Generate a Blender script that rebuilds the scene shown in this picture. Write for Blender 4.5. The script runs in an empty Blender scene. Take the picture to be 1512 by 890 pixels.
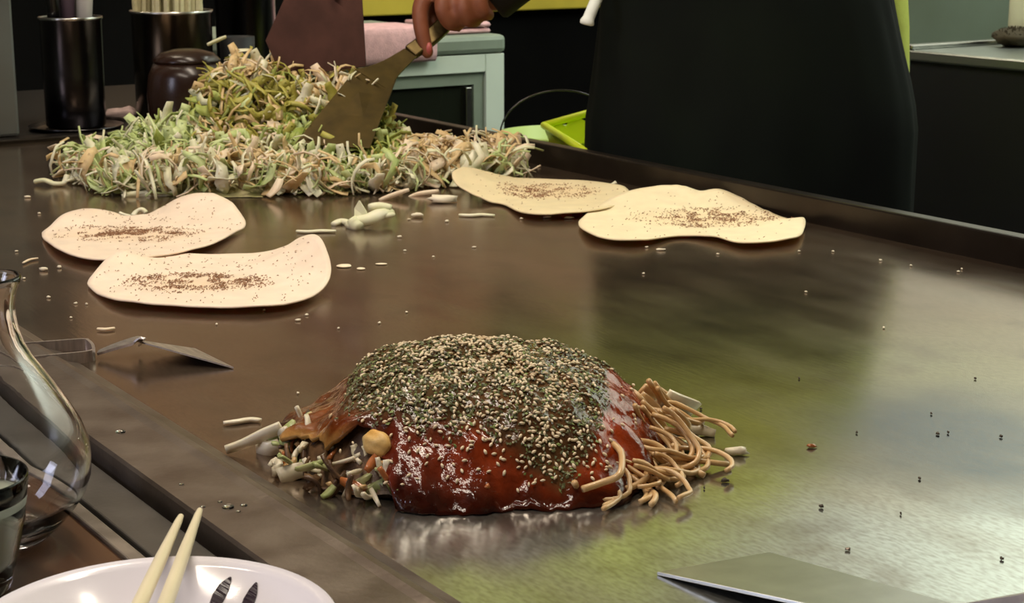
import bpy, bmesh, math, random
import numpy as np
from mathutils import Vector, noise

random.seed(7)
SC = bpy.context.scene
COL = SC.collection
PI = math.pi

# ------------------------------------------------------------------ camera
FPX, IW, IH, HORIZON, CAM_H = 2500.0, 1512, 890, -130.0, 0.285
PITCH = math.atan((IH / 2 - HORIZON) / FPX)
FW = np.array([-0.83331, 0.55281])          # horizontal view direction (x runs along the griddle, y away from the diner)
AXF = np.array([FW[0] * math.cos(PITCH), FW[1] * math.cos(PITCH), -math.sin(PITCH)])
AXR = np.array([FW[1], -FW[0], 0.0])
AXU = np.cross(AXR, AXF)
CAM = np.array([0.0, 0.0, CAM_H])
cam_data = bpy.data.cameras.new('camera')
cam = bpy.data.objects.new('camera', cam_data)
COL.objects.link(cam)
cam.location = CAM
cam.rotation_euler = Vector(AXF).to_track_quat('-Z', 'Y').to_euler()
cam_data.sensor_width = 36.0
cam_data.lens = FPX / IW * 36.0
cam_data.clip_start = 0.05
cam_data.dof.use_dof = True
cam_data.dof.focus_distance = 1.0
cam_data.dof.aperture_fstop = 40
SC.camera = cam

# ------------------------------------------------------------------ world, lights, exposure
W = bpy.data.worlds.new('world')
SC.world = W
W.use_nodes = True
W.node_tree.nodes['Background'].inputs[0].default_value = (1.0, 0.9, 0.76, 1)
W.node_tree.nodes['Background'].inputs[1].default_value = 0.10
SC.view_settings.view_transform = 'Standard'
SC.view_settings.look = 'None'
SC.view_settings.exposure = 0.0
SC.view_settings.gamma = 1.0


def area(name, loc, target, sx, sy, power, color):
    d = bpy.data.lights.new(name, 'AREA')
    d.shape = 'RECTANGLE'
    d.size, d.size_y = sx, sy
    d.energy = power
    d.color = color
    o = bpy.data.objects.new(name, d)
    COL.objects.link(o)
    o.location = loc
    o.rotation_euler = (Vector(target) - Vector(loc)).to_track_quat('-Z', 'Y').to_euler()
    return o


area('ceiling_tube_over_griddle', (-1.25, 0.80, 1.50), (-1.25, 0.80, 0), 1.2, 0.10, 15, (1.0, 0.87, 0.70))
area('ceiling_tube_over_counter', (-0.75, -0.10, 1.48), (-0.85, 0.4, 0), 1.2, 0.10, 13, (1.0, 0.87, 0.72))
area('wall_fill_at_griddle_end', (-2.75, 0.35, 1.50), (-3.4, 1.6, 0.5), 1.2, 0.12, 20, (1.0, 0.85, 0.66))  # unseen lamp, added to light the far wall mirrored in the griddle
area('kitchen_wall_fill', (-1.3, 2.25, 1.50), (-1.4, 2.72, 0.75), 2.0, 0.12, 40, (0.92, 1.0, 0.90))  # unseen lamp, added to brighten the upper wall that the griddle reflects
area('cool_fill_diner_side', (-1.1, -1.7, 0.9), (-0.8, 0.4, 0.05), 0.5, 0.7, 11, (0.78, 0.80, 1.0))  # unseen cool lamp, added for highlights on carafe and sauce

# ------------------------------------------------------------------ helpers


def ray(px, py):
    return AXF + AXR * ((px - IW / 2) / FPX) - AXU * ((py - IH / 2) / FPX)


def at(px, py, depth):
    return CAM + ray(px, py) * depth


def G(px, py, z=0.0):
    d = ray(px, py)
    return CAM + d * ((z - CAM_H) / d[2])


def depth_of(p):
    return float((np.asarray(p) - CAM) @ AXF)


def raised(px, py, gy):
    """the point seen at (px, py) that hangs above the griddle point seen at (px, gy)"""
    if gy is None or gy == py:
        return G(px, py, 0.0015)
    return at(px, py, depth_of(G(px, gy)))


R3 = AXR.copy()
F3 = np.array([FW[0], FW[1], 0.0])
Z3 = np.array([0, 0, 1.0])


def nrm(v):
    v = np.asarray(v, float)
    return v / (np.linalg.norm(v) + 1e-12)


def nz(x, y, z, s=1.0):
    return noise.noise(Vector((x * s, y * s, z * s)))


class MB:
    def __init__(self):
        self.v, self.f, self.c = [], [], []

    def add(self, vs, fs, col=None):
        n = len(self.v)
        self.v += [tuple(map(float, p)) for p in vs]
        self.f += [tuple(i + n for i in f) for f in fs]
        self.c += [col or (1, 1, 1)] * len(vs)
        return self

    def box(self, lo, hi, col=None):
        x0, y0, z0 = lo
        x1, y1, z1 = hi
        vs = [(x0, y0, z0), (x1, y0, z0), (x1, y1, z0), (x0, y1, z0), (x0, y0, z1), (x1, y0, z1), (x1, y1, z1), (x0, y1, z1)]
        return self.add(vs, [(3, 2, 1, 0), (4, 5, 6, 7), (0, 1, 5, 4), (1, 2, 6, 5), (2, 3, 7, 6), (3, 0, 4, 7)], col)

    def hexa(self, bottom, top, col=None):
        n = len(bottom)
        vs = list(bottom) + list(top)
        fs = [tuple(range(n - 1, -1, -1)), tuple(range(n, 2 * n))]
        fs += [(i, (i + 1) % n, n + (i + 1) % n, n + i) for i in range(n)]
        return self.add(vs, fs, col)

    def plate(self, pts, thick, col=None):
        pts = [np.asarray(p, float) for p in pts]
        n = nrm(np.cross(pts[1] - pts[0], pts[2] - pts[0]))
        if n[2] < 0:
            pts = pts[::-1]
            n = -n
        return self.hexa([p - n * thick / 2 for p in pts], [p + n * thick / 2 for p in pts], col)

    def tube(self, pts, rad, sides=8, col=None, flat=1.0, up=None, cap=True):
        pts = [np.asarray(p, float) for p in pts]
        n = len(pts)
        if not hasattr(rad, '__len__'):
            rad = [rad] * n
        ups = np.asarray(up, float) if up is not None else None
        vs, fs = [], []
        u = None
        for i in range(n):
            t = nrm(pts[min(i + 1, n - 1)] - pts[max(i - 1, 0)])
            if ups is not None:
                u = ups
            elif u is None:
                u = np.array([0, 0, 1.0]) if abs(t[2]) < 0.9 else np.array([1.0, 0, 0])
            u = nrm(u - t * (u @ t))
            s = np.cross(t, u)
            for k in range(sides):
                a = 2 * PI * k / sides
                vs.append(pts[i] + rad[i] * (s * math.cos(a) + u * math.sin(a) * flat))
        for i in range(n - 1):
            for k in range(sides):
                k2 = (k + 1) % sides
                fs.append((i * sides + k, i * sides + k2, (i + 1) * sides + k2, (i + 1) * sides + k))
        if cap:
            fs.append(tuple(range(sides - 1, -1, -1)))
            fs.append(tuple((n - 1) * sides + k for k in range(sides)))
        return self.add(vs, fs, col)

    def strap(self, pts, width, thick, side, col=None):
        """flat bar: width along `side`"""
        pts = [np.asarray(p, float) for p in pts]
        side = nrm(side)
        n = len(pts)
        if not hasattr(width, '__len__'):
            width = [width] * n
        vs, fs = [], []
        for i in range(n):
            t = nrm(pts[min(i + 1, n - 1)] - pts[max(i - 1, 0)])
            u = nrm(np.cross(t, side))
            s = nrm(np.cross(u, t))
            for a, b in ((-1, -1), (1, -1), (1, 1), (-1, 1)):
                vs.append(pts[i] + s * a * width[i] / 2 + u * b * thick / 2)
        for i in range(n - 1):
            for k in range(4):
                k2 = (k + 1) % 4
                fs.append((i * 4 + k, i * 4 + k2, i * 4 + 4 + k2, i * 4 + 4 + k))
        fs += [(3, 2, 1, 0), tuple((n - 1) * 4 + k for k in range(4))]
        return self.add(vs, fs, col)

    def lathe(self, prof, center, seg=48, col=None, closed=False, axis=None):
        c = np.asarray(center, float)
        vs, fs = [], []
        m = len(prof)
        for r, z in prof:
            for k in range(seg):
                a = 2 * PI * k / seg
                vs.append(c + np.array([r * math.cos(a), r * math.sin(a), z]))
        for i in range(m - 1 + (1 if closed else 0)):
            j = (i + 1) % m
            for k in range(seg):
                k2 = (k + 1) % seg
                fs.append((i * seg + k, i * seg + k2, j * seg + k2, j * seg + k))
        if not closed:
            if prof[0][0] > 1e-6:
                fs.append(tuple(range(seg - 1, -1, -1)))
            if prof[-1][0] > 1e-6:
                fs.append(tuple((m - 1) * seg + k for k in range(seg)))
        return self.add(vs, fs, col)

    def ball(self, c, r, seg=8, rings=5, col=None, wob=0.0, seed=0.0):
        c = np.asarray(c, float)
        r = np.asarray(r if hasattr(r, '__len__') else (r, r, r), float)
        vs, fs = [c + np.array([0, 0, r[2]])], []
        for i in range(1, rings):
            th = PI * i / rings
            for k in range(seg):
                ph = 2 * PI * k / seg
                d = np.array([math.sin(th) * math.cos(ph), math.sin(th) * math.sin(ph), math.cos(th)])
                w = 1 + wob * nz(d[0] * 1.7 + seed, d[1] * 1.7, d[2] * 1.7 + seed)
                vs.append(c + d * r * w)
        vs.append(c - np.array([0, 0, r[2]]))
        for k in range(seg):
            fs.append((0, 1 + k, 1 + (k + 1) % seg))
        for i in range(rings - 2):
            for k in range(seg):
                a, b = 1 + i * seg + k, 1 + i * seg + (k + 1) % seg
                fs.append((a, a + seg, b + seg, b))
        last = len(vs) - 1
        o = 1 + (rings - 2) * seg
        for k in range(seg):
            fs.append((last, o + (k + 1) % seg, o + k))
        return self.add(vs, fs, col)

    def mesh(self, name, mat, origin=(0, 0, 0), smooth=True, colors=False):
        me = bpy.data.meshes.new(name)
        o = np.asarray(origin, float)
        me.from_pydata([tuple(np.asarray(p) - o) for p in self.v], [], self.f)
        if colors:
            ca = me.color_attributes.new('Col', 'FLOAT_COLOR', 'POINT')
            ca.data.foreach_set('color', np.array([(c[0], c[1], c[2], 1.0) for c in self.c], dtype=np.float32).ravel())
        if smooth:
            me.polygons.foreach_set('use_smooth', [True] * len(me.polygons))
        me.materials.append(mat)
        me.update()
        return me

    def build(self, name, mat, parent=None, smooth=True, colors=False, origin=None, bevel=0.0, sharp=None):
        if origin is None:
            origin = tuple(parent_loc(parent)) if parent is not None else (0, 0, 0)
        me = self.mesh(name, mat, origin, smooth, colors)
        ob = bpy.data.objects.new(name, me)
        COL.objects.link(ob)
        if parent is not None:
            ob.parent = parent
        else:
            ob.location = origin
        if bevel:
            b = ob.modifiers.new('bevel', 'BEVEL')
            b.width, b.segments, b.limit_method = bevel, 2, 'ANGLE'
        if sharp is not None:
            me.set_sharp_from_angle(angle=math.radians(sharp))
        return ob


LOC = {}


def parent_loc(p):
    return LOC.get(p.name, np.zeros(3))


def thing(name, label, cat, loc, group=None):
    o = bpy.data.objects.new(name, None)
    COL.objects.link(o)
    o.location = tuple(map(float, loc))
    o.empty_display_size = 0.02
    LOC[o.name] = np.asarray(loc, float)
    o['label'], o['category'] = label, cat
    if group:
        o['group'] = group
    return o


def tag(o, label, cat, group=None):
    o['label'], o['category'] = label, cat
    if group:
        o['group'] = group
    return o


def struct(name, mb, mat, smooth=False):
    o = mb.build(name, mat, None, smooth)
    o['kind'] = 'structure'
    return o


def place(mesh, name, parent, loc, rot, scale=(1, 1, 1)):
    o = bpy.data.objects.new(name, mesh)
    COL.objects.link(o)
    o.parent = parent
    base = parent_loc(parent) if parent is not None else np.zeros(3)
    o.location = tuple(np.asarray(loc, float) - base)
    o.rotation_euler = rot
    o.scale = scale
    return o


def spline(pts, n, closed=False):
    P = [np.asarray(p, float) for p in pts]
    m = len(P)
    out = []
    segs = m if closed else m - 1
    for s in range(segs):
        if closed:
            p0, p1, p2, p3 = P[(s - 1) % m], P[s], P[(s + 1) % m], P[(s + 2) % m]
        else:
            p0, p1, p2, p3 = P[max(s - 1, 0)], P[s], P[s + 1], P[min(s + 2, m - 1)]
        for k in range(n):
            t = k / n
            out.append(0.5 * ((2 * p1) + (-p0 + p2) * t + (2 * p0 - 5 * p1 + 4 * p2 - p3) * t * t + (-p0 + 3 * p1 - 3 * p2 + p3) * t ** 3))
    if not closed:
        out.append(P[-1])
    return out


def interp(x, xs, ys):
    return float(np.interp(x, xs, ys))


# ------------------------------------------------------------------ materials
def mat(name, color, rough=0.5, metal=0.0, var=0.0, scale=20.0, color2=None, bump=0.0, bscale=200.0, coat=0.0, attr=False,
        trans=0.0, ior=1.45, sss=0.0, emit=0.0, stretch=None, rvar=0.0, spec=0.5, thresh=None):
    m = bpy.data.materials.new(name)
    m.use_nodes = True
    nt = m.node_tree
    N, L = nt.nodes, nt.links
    b = N['Principled BSDF']
    b.inputs['Base Color'].default_value = (*color, 1)
    b.inputs['Roughness'].default_value = rough
    b.inputs['Metallic'].default_value = metal
    b.inputs['IOR'].default_value = ior
    b.inputs['Specular IOR Level'].default_value = spec
    b.inputs['Coat Weight'].default_value = coat
    b.inputs['Coat Roughness'].default_value = 0.08
    b.inputs['Transmission Weight'].default_value = trans
    if sss:
        b.inputs['Subsurface Weight'].default_value = sss
        b.inputs['Subsurface Radius'].default_value = (0.01, 0.006, 0.003)
        b.inputs['Subsurface Scale'].default_value = 0.3
    if emit:
        b.inputs['Emission Color'].default_value = (*color, 1)
        b.inputs['Emission Strength'].default_value = emit
    tc = N.new('ShaderNodeTexCoord')
    mp = N.new('ShaderNodeMapping')
    L.new(tc.outputs['Object'], mp.inputs['Vector'])
    if stretch:
        mp.inputs['Scale'].default_value = stretch
    src = None
    if attr:
        a = N.new('ShaderNodeVertexColor')
        a.layer_name = 'Col'
        src = a.outputs['Color']
        L.new(src, b.inputs['Base Color'])
    if color2 is not None or var:
        nzt = N.new('ShaderNodeTexNoise')
        nzt.inputs['Scale'].default_value = scale
        nzt.inputs['Detail'].default_value = 5
        L.new(mp.outputs['Vector'], nzt.inputs['Vector'])
        rp = N.new('ShaderNodeMapRange')
        lo, hi = thresh or (0.35, 0.65)
        rp.inputs[1].default_value, rp.inputs[2].default_value = lo, hi
        L.new(nzt.outputs['Fac'], rp.inputs[0])
        mx = N.new('ShaderNodeMix')
        mx.data_type = 'RGBA'
        L.new(rp.outputs[0], mx.inputs['Factor'])
        if attr:
            hs = N.new('ShaderNodeHueSaturation')
            hs.inputs['Value'].default_value = 1 - var
            L.new(src, hs.inputs['Color'])
            L.new(src, mx.inputs['A'])
            L.new(hs.outputs['Color'], mx.inputs['B'])
        else:
            mx.inputs['A'].default_value = (*color, 1)
            c2 = color2 or tuple(c * (1 - var) for c in color)
            mx.inputs['B'].default_value = (*c2, 1)
        L.new(mx.outputs['Result'], b.inputs['Base Color'])
        if rvar:
            r2 = N.new('ShaderNodeMapRange')
            r2.inputs[3].default_value, r2.inputs[4].default_value = max(0.02, rough - rvar), rough + rvar
            L.new(nzt.outputs['Fac'], r2.inputs[0])
            L.new(r2.outputs[0], b.inputs['Roughness'])
    if bump:
        nb = N.new('ShaderNodeTexNoise')
        nb.inputs['Scale'].default_value = bscale
        nb.inputs['Detail'].default_value = 4
        L.new(mp.outputs['Vector'], nb.inputs['Vector'])
        bp = N.new('ShaderNodeBump')
        bp.inputs['Strength'].default_value = bump
        bp.inputs['Distance'].default_value = 0.002
        L.new(nb.outputs['Fac'], bp.inputs['Height'])
        L.new(bp.outputs['Normal'], b.inputs['Normal'])
        if coat:
            L.new(bp.outputs['Normal'], b.inputs['Coat Normal'])
    return m


def griddle_material():
    """seasoned steel: oil-browned, olive tint that is mostly painted shirt reflection, pale painted sheen, a bluish tempered patch, fine scrape marks"""
    m = bpy.data.materials.new('seasoned_griddle_steel')
    m.use_nodes = True
    nt = m.node_tree
    N, L = nt.nodes, nt.links
    b = N['Principled BSDF']
    tc = N.new('ShaderNodeTexCoord')

    def noise_tex(scale, detail, stretch=(1, 1, 1), rot=0.0):
        mp = N.new('ShaderNodeMapping')
        mp.inputs['Scale'].default_value = stretch
        mp.inputs['Rotation'].default_value = (0, 0, rot)
        L.new(tc.outputs['Object'], mp.inputs['Vector'])
        t = N.new('ShaderNodeTexNoise')
        t.inputs['Scale'].default_value = scale
        t.inputs['Detail'].default_value = detail
        L.new(mp.outputs['Vector'], t.inputs['Vector'])
        return t.outputs['Fac']

    def rng(src, a, c, d=0.0, e=1.0):
        r = N.new('ShaderNodeMapRange')
        r.inputs[1].default_value, r.inputs[2].default_value, r.inputs[3].default_value, r.inputs[4].default_value = a, c, d, e
        L.new(src, r.inputs[0])
        return r.outputs[0]

    def mix(fac, A, B):
        x = N.new('ShaderNodeMix')
        x.data_type = 'RGBA'
        L.new(fac, x.inputs['Factor'])
        for s, v in (('A', A), ('B', B)):
            if isinstance(v, tuple):
                x.inputs[s].default_value = (*v, 1)
            else:
                L.new(v, x.inputs[s])
        return x.outputs['Result']

    def math_(op, a, c):
        x = N.new('ShaderNodeMath')
        x.operation = op
        for i, v in enumerate((a, c)):
            if isinstance(v, (int, float)):
                x.inputs[i].default_value = v
            else:
                L.new(v, x.inputs[i])
        return x.outputs[0]

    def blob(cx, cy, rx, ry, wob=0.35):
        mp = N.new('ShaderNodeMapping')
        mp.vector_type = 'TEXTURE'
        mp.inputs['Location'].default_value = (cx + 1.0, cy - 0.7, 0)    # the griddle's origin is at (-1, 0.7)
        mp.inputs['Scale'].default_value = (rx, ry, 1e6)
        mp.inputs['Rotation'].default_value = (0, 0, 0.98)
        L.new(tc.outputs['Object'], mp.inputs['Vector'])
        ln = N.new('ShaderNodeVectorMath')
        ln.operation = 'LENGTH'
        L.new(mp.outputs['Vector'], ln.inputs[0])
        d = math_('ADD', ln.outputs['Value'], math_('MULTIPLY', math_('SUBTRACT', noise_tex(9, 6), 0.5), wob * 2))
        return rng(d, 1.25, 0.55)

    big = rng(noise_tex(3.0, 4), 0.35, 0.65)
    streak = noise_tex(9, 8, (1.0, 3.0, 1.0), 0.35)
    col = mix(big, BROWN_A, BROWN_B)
    col = mix(blob(-0.76, 0.68, 0.22, 0.24), col, OLIVE_SHEEN)  # mostly the lime shirt's reflection, painted into the steel colour
    col = mix(blob(-0.47, 0.52, 0.38, 0.15), col, PALE_SHEEN)  # bright grazing reflection painted in as paler steel
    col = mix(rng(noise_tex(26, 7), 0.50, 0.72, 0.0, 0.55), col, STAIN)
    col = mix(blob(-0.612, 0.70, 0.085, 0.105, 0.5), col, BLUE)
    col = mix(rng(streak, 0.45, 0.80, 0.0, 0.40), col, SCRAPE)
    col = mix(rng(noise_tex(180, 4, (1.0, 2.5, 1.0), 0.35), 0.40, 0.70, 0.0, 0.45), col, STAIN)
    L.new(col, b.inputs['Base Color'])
    b.inputs['Metallic'].default_value = GR_METAL
    rough = math_('ADD', rng(streak, 0.3, 0.75, GR_ROUGH - 0.03, GR_ROUGH + 0.05), rng(noise_tex(4, 3), 0.3, 0.7, -0.03, 0.06))
    L.new(rough, b.inputs['Roughness'])
    bp = N.new('ShaderNodeBump')
    bp.inputs['Strength'].default_value = 0.035
    bp.inputs['Distance'].default_value = 0.001
    L.new(noise_tex(60, 6, (1.0, 6.0, 1.0), 0.3), bp.inputs['Height'])
    L.new(bp.outputs['Normal'], b.inputs['Normal'])
    return m


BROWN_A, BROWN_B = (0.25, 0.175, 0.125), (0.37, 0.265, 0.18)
OLIVE_SHEEN, PALE_SHEEN, BLUE, SCRAPE = (0.30, 0.275, 0.165), (0.52, 0.55, 0.53), (0.075, 0.095, 0.115), (0.36, 0.32, 0.26)
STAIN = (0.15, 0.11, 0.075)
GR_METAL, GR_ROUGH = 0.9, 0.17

M = {}
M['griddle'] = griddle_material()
M['lip'] = mat('scratched_brown_steel', (0.17, 0.135, 0.115), 0.36, 0.8, color2=(0.23, 0.19, 0.16), scale=40, bump=0.10, bscale=260, rvar=0.10)
M['rail'] = mat('dark_rail_steel', (0.05, 0.04, 0.032), 0.32, 0.8, var=0.4, scale=15)
M['strip'] = mat('grey_counter_strip', (0.15, 0.14, 0.13), 0.38, 0.7, var=0.3, scale=30, bump=0.05, bscale=300)
M['trim'] = mat('pale_edge_trim', (0.33, 0.28, 0.24), 0.4, 0.5, var=0.4, scale=60)
M['worktop'] = mat('brown_lacquered_wood', (0.10, 0.045, 0.022), 0.22, 0.0, color2=(0.045, 0.022, 0.014), scale=8, stretch=(1, 8, 1), coat=0.3)
M['black'] = mat('black_matte', (0.006, 0.006, 0.007), 0.6)
M['counter_black'] = mat('black_enamel_panel', (0.007, 0.008, 0.010), 0.45, var=0.3, scale=6)
M['floor'] = mat('dark_kitchen_floor', (0.03, 0.028, 0.025), 0.5, var=0.4, scale=5)
M['wall_dark'] = mat('near_black_wall', (0.004, 0.004, 0.004), 0.9, spec=0.08, var=0.4, scale=4)  # near-black base colour with random tone variation
M['wall_green'] = mat('grey_green_wall', (0.13, 0.18, 0.14), 0.4, color2=(0.095, 0.125, 0.09), scale=3)
M['ceiling'] = mat('cream_ceiling', (0.6, 0.55, 0.46), 0.8)
M['mustard'] = mat('mustard_board', (0.62, 0.50, 0.06), 0.5, var=0.2, scale=5)
M['steel'] = mat('brushed_steel', (0.50, 0.49, 0.47), 0.25, 1.0, var=0.25, scale=40, stretch=(1, 1, 8))
M['steel_dark'] = mat('dark_polished_steel', (0.075, 0.07, 0.075), 0.25, 1.0, var=0.3, scale=8)
M['kote'] = mat('worn_spatula_steel', (0.66, 0.60, 0.58), 0.38, 1.0, var=0.3, scale=60, rvar=0.06, bump=0.05, bscale=200, stretch=(1, 6, 1))
M['kote_brown'] = mat('browned_spatula_steel', (0.10, 0.068, 0.022), 0.38, 0.75, var=0.4, scale=40, rvar=0.06)
M['kote_red'] = mat('reddish_browned_steel', (0.085, 0.034, 0.024), 0.42, 0.6, var=0.35, scale=30)
M['white_enamel'] = mat('white_green_enamel', (0.62, 0.72, 0.64), 0.4, var=0.06, scale=10)
M['grey_enamel'] = mat('grey_green_enamel', (0.25, 0.31, 0.25), 0.45, var=0.2, scale=12)
M['dark_glass'] = mat('dark_glass', (0.012, 0.015, 0.010), 0.10, 0.0)
M['cloth_pink'] = mat('pink_towelling', (0.72, 0.44, 0.46), 0.9, var=0.2, scale=80, bump=0.5, bscale=500)
M['cloth_grey'] = mat('greyish_cloth', (0.45, 0.33, 0.31), 0.9, var=0.3, scale=60, bump=0.4, bscale=400)
M['lime'] = mat('lime_plastic', (0.74, 0.88, 0.03), 0.35, sss=0.1)
M['green_pale'] = mat('pale_green_plastic', (0.42, 0.55, 0.16), 0.4)
M['lime_cloth'] = mat('lime_cotton', (0.56, 0.66, 0.13), 0.85, var=0.12, scale=25, bump=0.2, bscale=300)
M['apron'] = mat('black_apron_cotton', (0.005, 0.006, 0.006), 0.9, spec=0.12, color2=(0.007, 0.010, 0.007), scale=6)
M['trousers'] = mat('black_trousers', (0.006, 0.006, 0.007), 0.9, spec=0.12)
M['skin'] = mat('skin', (0.25, 0.08, 0.038), 0.5, var=0.15, scale=40, sss=0.15)
M['nail'] = mat('reddish_fingernail', (0.45, 0.10, 0.09), 0.35)
M['hair'] = mat('black_hair', (0.012, 0.010, 0.009), 0.5)
M['eye'] = mat('dark_eye', (0.02, 0.015, 0.01), 0.2)
M['cuff'] = mat('black_knit_cuff', (0.012, 0.009, 0.008), 0.8, bump=0.3, bscale=300)
M['white_cord'] = mat('white_cord', (0.75, 0.78, 0.74), 0.7)
M['pot'] = mat('dark_brown_glaze', (0.024, 0.010, 0.006), 0.25, coat=0.0, var=0.3, scale=10)
M['chopstick_new'] = mat('pale_chopstick_wood', (0.66, 0.60, 0.36), 0.6, var=0.25, scale=90)
M['chopstick'] = mat('cream_chopstick', (0.80, 0.71, 0.50), 0.4, var=0.08, scale=60, stretch=(1, 1, 1))
M['mauve'] = mat('dull_mauve_handle', (0.09, 0.06, 0.085), 0.5)
M['handle_white'] = mat('greyish_white_handle', (0.45, 0.42, 0.40), 0.5)
M['plate'] = mat('lilac_white_porcelain', (0.80, 0.77, 0.84), 0.16, coat=0.4, var=0.03, scale=12)
M['motif'] = mat('dark_plum_underglaze', (0.028, 0.014, 0.026), 0.25, var=0.3, scale=60)
M['brush'] = mat('dark_brown_bristle', (0.03, 0.022, 0.008), 0.9)
M['jar_pale'] = mat('pale_plastic_bottle', (0.62, 0.66, 0.50), 0.4)
M['glass'] = mat('clear_glass', (0.97, 0.98, 1.0), 0.0, trans=1.0, ior=1.47)
M['tea'] = mat('pale_green_drink', (0.70, 0.76, 0.64), 0.05, trans=0.35, ior=1.33)
M['water'] = mat('water', (1, 1, 1), 0.0, trans=1.0, ior=1.33)

M['crepe'] = mat('cooked_crepe', (1, 1, 1), 0.55, attr=True, var=0.10, scale=45, bump=0.12, bscale=90, sss=0.12)
M['fish'] = mat('brown_fish_powder', (0.40, 0.21, 0.11), 0.8, color2=(0.17, 0.075, 0.035), scale=300)
M['sauce'] = mat('glossy_okonomi_sauce', (1, 1, 1), 0.11, attr=True, var=0.5, scale=55, bump=0.55, bscale=130, coat=0.0, spec=0.5, sss=0.0)
M['filling'] = mat('steamed_filling', (0.20, 0.11, 0.05), 0.4, color2=(0.045, 0.022, 0.014), scale=70, bump=0.5, bscale=150)
M['nori'] = mat('green_seaweed_flake', (0.16, 0.165, 0.065), 0.28, color2=(0.07, 0.08, 0.035), scale=250)
M['nori_bright'] = mat('bright_seaweed_flake', (0.20, 0.26, 0.07), 0.5)
M['seed'] = mat('toasted_sesame', (0.84, 0.71, 0.50), 0.22, color2=(0.62, 0.46, 0.27), scale=90)
M['noodle'] = mat('fried_noodle', (0.66, 0.45, 0.22), 0.32, color2=(0.52, 0.30, 0.12), scale=60, coat=0.3)
M['noodle_sauced'] = mat('sauced_noodle', (0.42, 0.13, 0.035), 0.25, coat=0.4)
M['stem'] = mat('cooked_cabbage_stem', (0.80, 0.74, 0.60), 0.35, color2=(0.62, 0.55, 0.38), scale=50, coat=0.2, sss=0.1)
M['leaf'] = mat('cooked_cabbage_leaf', (0.30, 0.38, 0.12), 0.4, color2=(0.5, 0.5, 0.25), scale=60, coat=0.2)
M['yolk'] = mat('fried_egg_yolk', (0.72, 0.38, 0.08), 0.4, color2=(0.75, 0.55, 0.25), scale=70, bump=0.4, bscale=160)
SHRED = {
    'white': mat('white_cabbage_shred', (0.78, 0.74, 0.58), 0.5, color2=(0.66, 0.66, 0.42), scale=40, sss=0.1),
    'pale': mat('pale_green_cabbage_shred', (0.58, 0.66, 0.34), 0.5, color2=(0.42, 0.52, 0.18), scale=40, sss=0.1),
    'green': mat('green_cabbage_shred', (0.28, 0.36, 0.07), 0.5, color2=(0.40, 0.45, 0.13), scale=40, sss=0.1),
    'olive': mat('yellow_green_cabbage_shred', (0.46, 0.42, 0.10), 0.5, color2=(0.34, 0.32, 0.05), scale=40, sss=0.1),
    'tan': mat('tan_cabbage_shred', (0.72, 0.55, 0.30), 0.5, color2=(0.60, 0.42, 0.20), scale=40, sss=0.1),
    'blush': mat('blush_bean_sprout', (0.80, 0.68, 0.50), 0.45, color2=(0.72, 0.56, 0.40), scale=40, sss=0.1),
}
M['crumb'] = mat('pale_crumb', (0.78, 0.70, 0.54), 0.5)
M['char'] = mat('charred_speck', (0.05, 0.035, 0.02), 0.6)
M['blood'] = mat('sauce_drop', (0.30, 0.10, 0.03), 0.2, coat=0.5)

# ------------------------------------------------------------------ room shell
struct('floor', MB().box((-4.2, -2.0, -0.84), (2.2, 3.2, -0.80)), M['floor'])
struct('ceiling', MB().box((-4.2, -2.0, 1.60), (2.2, 3.2, 1.66)), M['ceiling'])
struct('wall_back', MB().box((-3.7, 2.75, -0.80), (2.2, 2.85, 1.60)), M['wall_green'])
struct('wall_left', MB().box((-3.8, -2.0, 0.26), (-3.7, 2.85, 1.60)), mat('warm_brown_wall', (0.42, 0.29, 0.19), 0.6, color2=(0.30, 0.19, 0.12), scale=3))
struct('wall_left_added_panel', MB().box((-3.699, -2.0, 0.26), (-3.685, 1.25, 1.60)), mat('added_panel_brown', (0.05, 0.038, 0.03), 0.6, var=0.3, scale=4))  # panel added out of view to darken the griddle's reflection
struct('wall_left_lower', MB().box((-3.8, -2.0, -0.80), (-3.7, 2.85, 0.26)), M['wall_dark'])
struct('wall_back_upper', MB().box((-3.7, 2.735, 0.34), (2.2, 2.75, 1.60)), mat('white_kitchen_tile_wall', (0.78, 0.80, 0.74), 0.35, var=0.05, scale=4))

struct('wall_front', MB().box((-3.7, -2.06, -0.80), (2.2, -2.0, 1.60)), M['ceiling'])
struct('wall_right', MB().box((2.2, -2.06, -0.80), (2.26, 2.85, 1.60)), M['ceiling'])

# mustard board along the far wall
tag(MB().box((-3.70, 1.88, 0.038), (-3.66, 2.74, 0.26)).build('wall_board', M['mustard'], bevel=0.004, smooth=False),
    'mustard yellow board running along the dark wall behind the chef', 'board')

# ------------------------------------------------------------------ griddle
gr = thing('griddle', 'long seasoned steel griddle with brown heat stains and olive painted sheen', 'griddle', (-1.0, 0.7, -0.8))
X0, X1 = -2.117, 0.25
MB().box((X0, 0.345, -0.014), (X1, 1.102, 0.0)).build('cooking_plate', M['griddle'], gr, smooth=False, origin=(-1.0, 0.7, -0.8))
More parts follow.
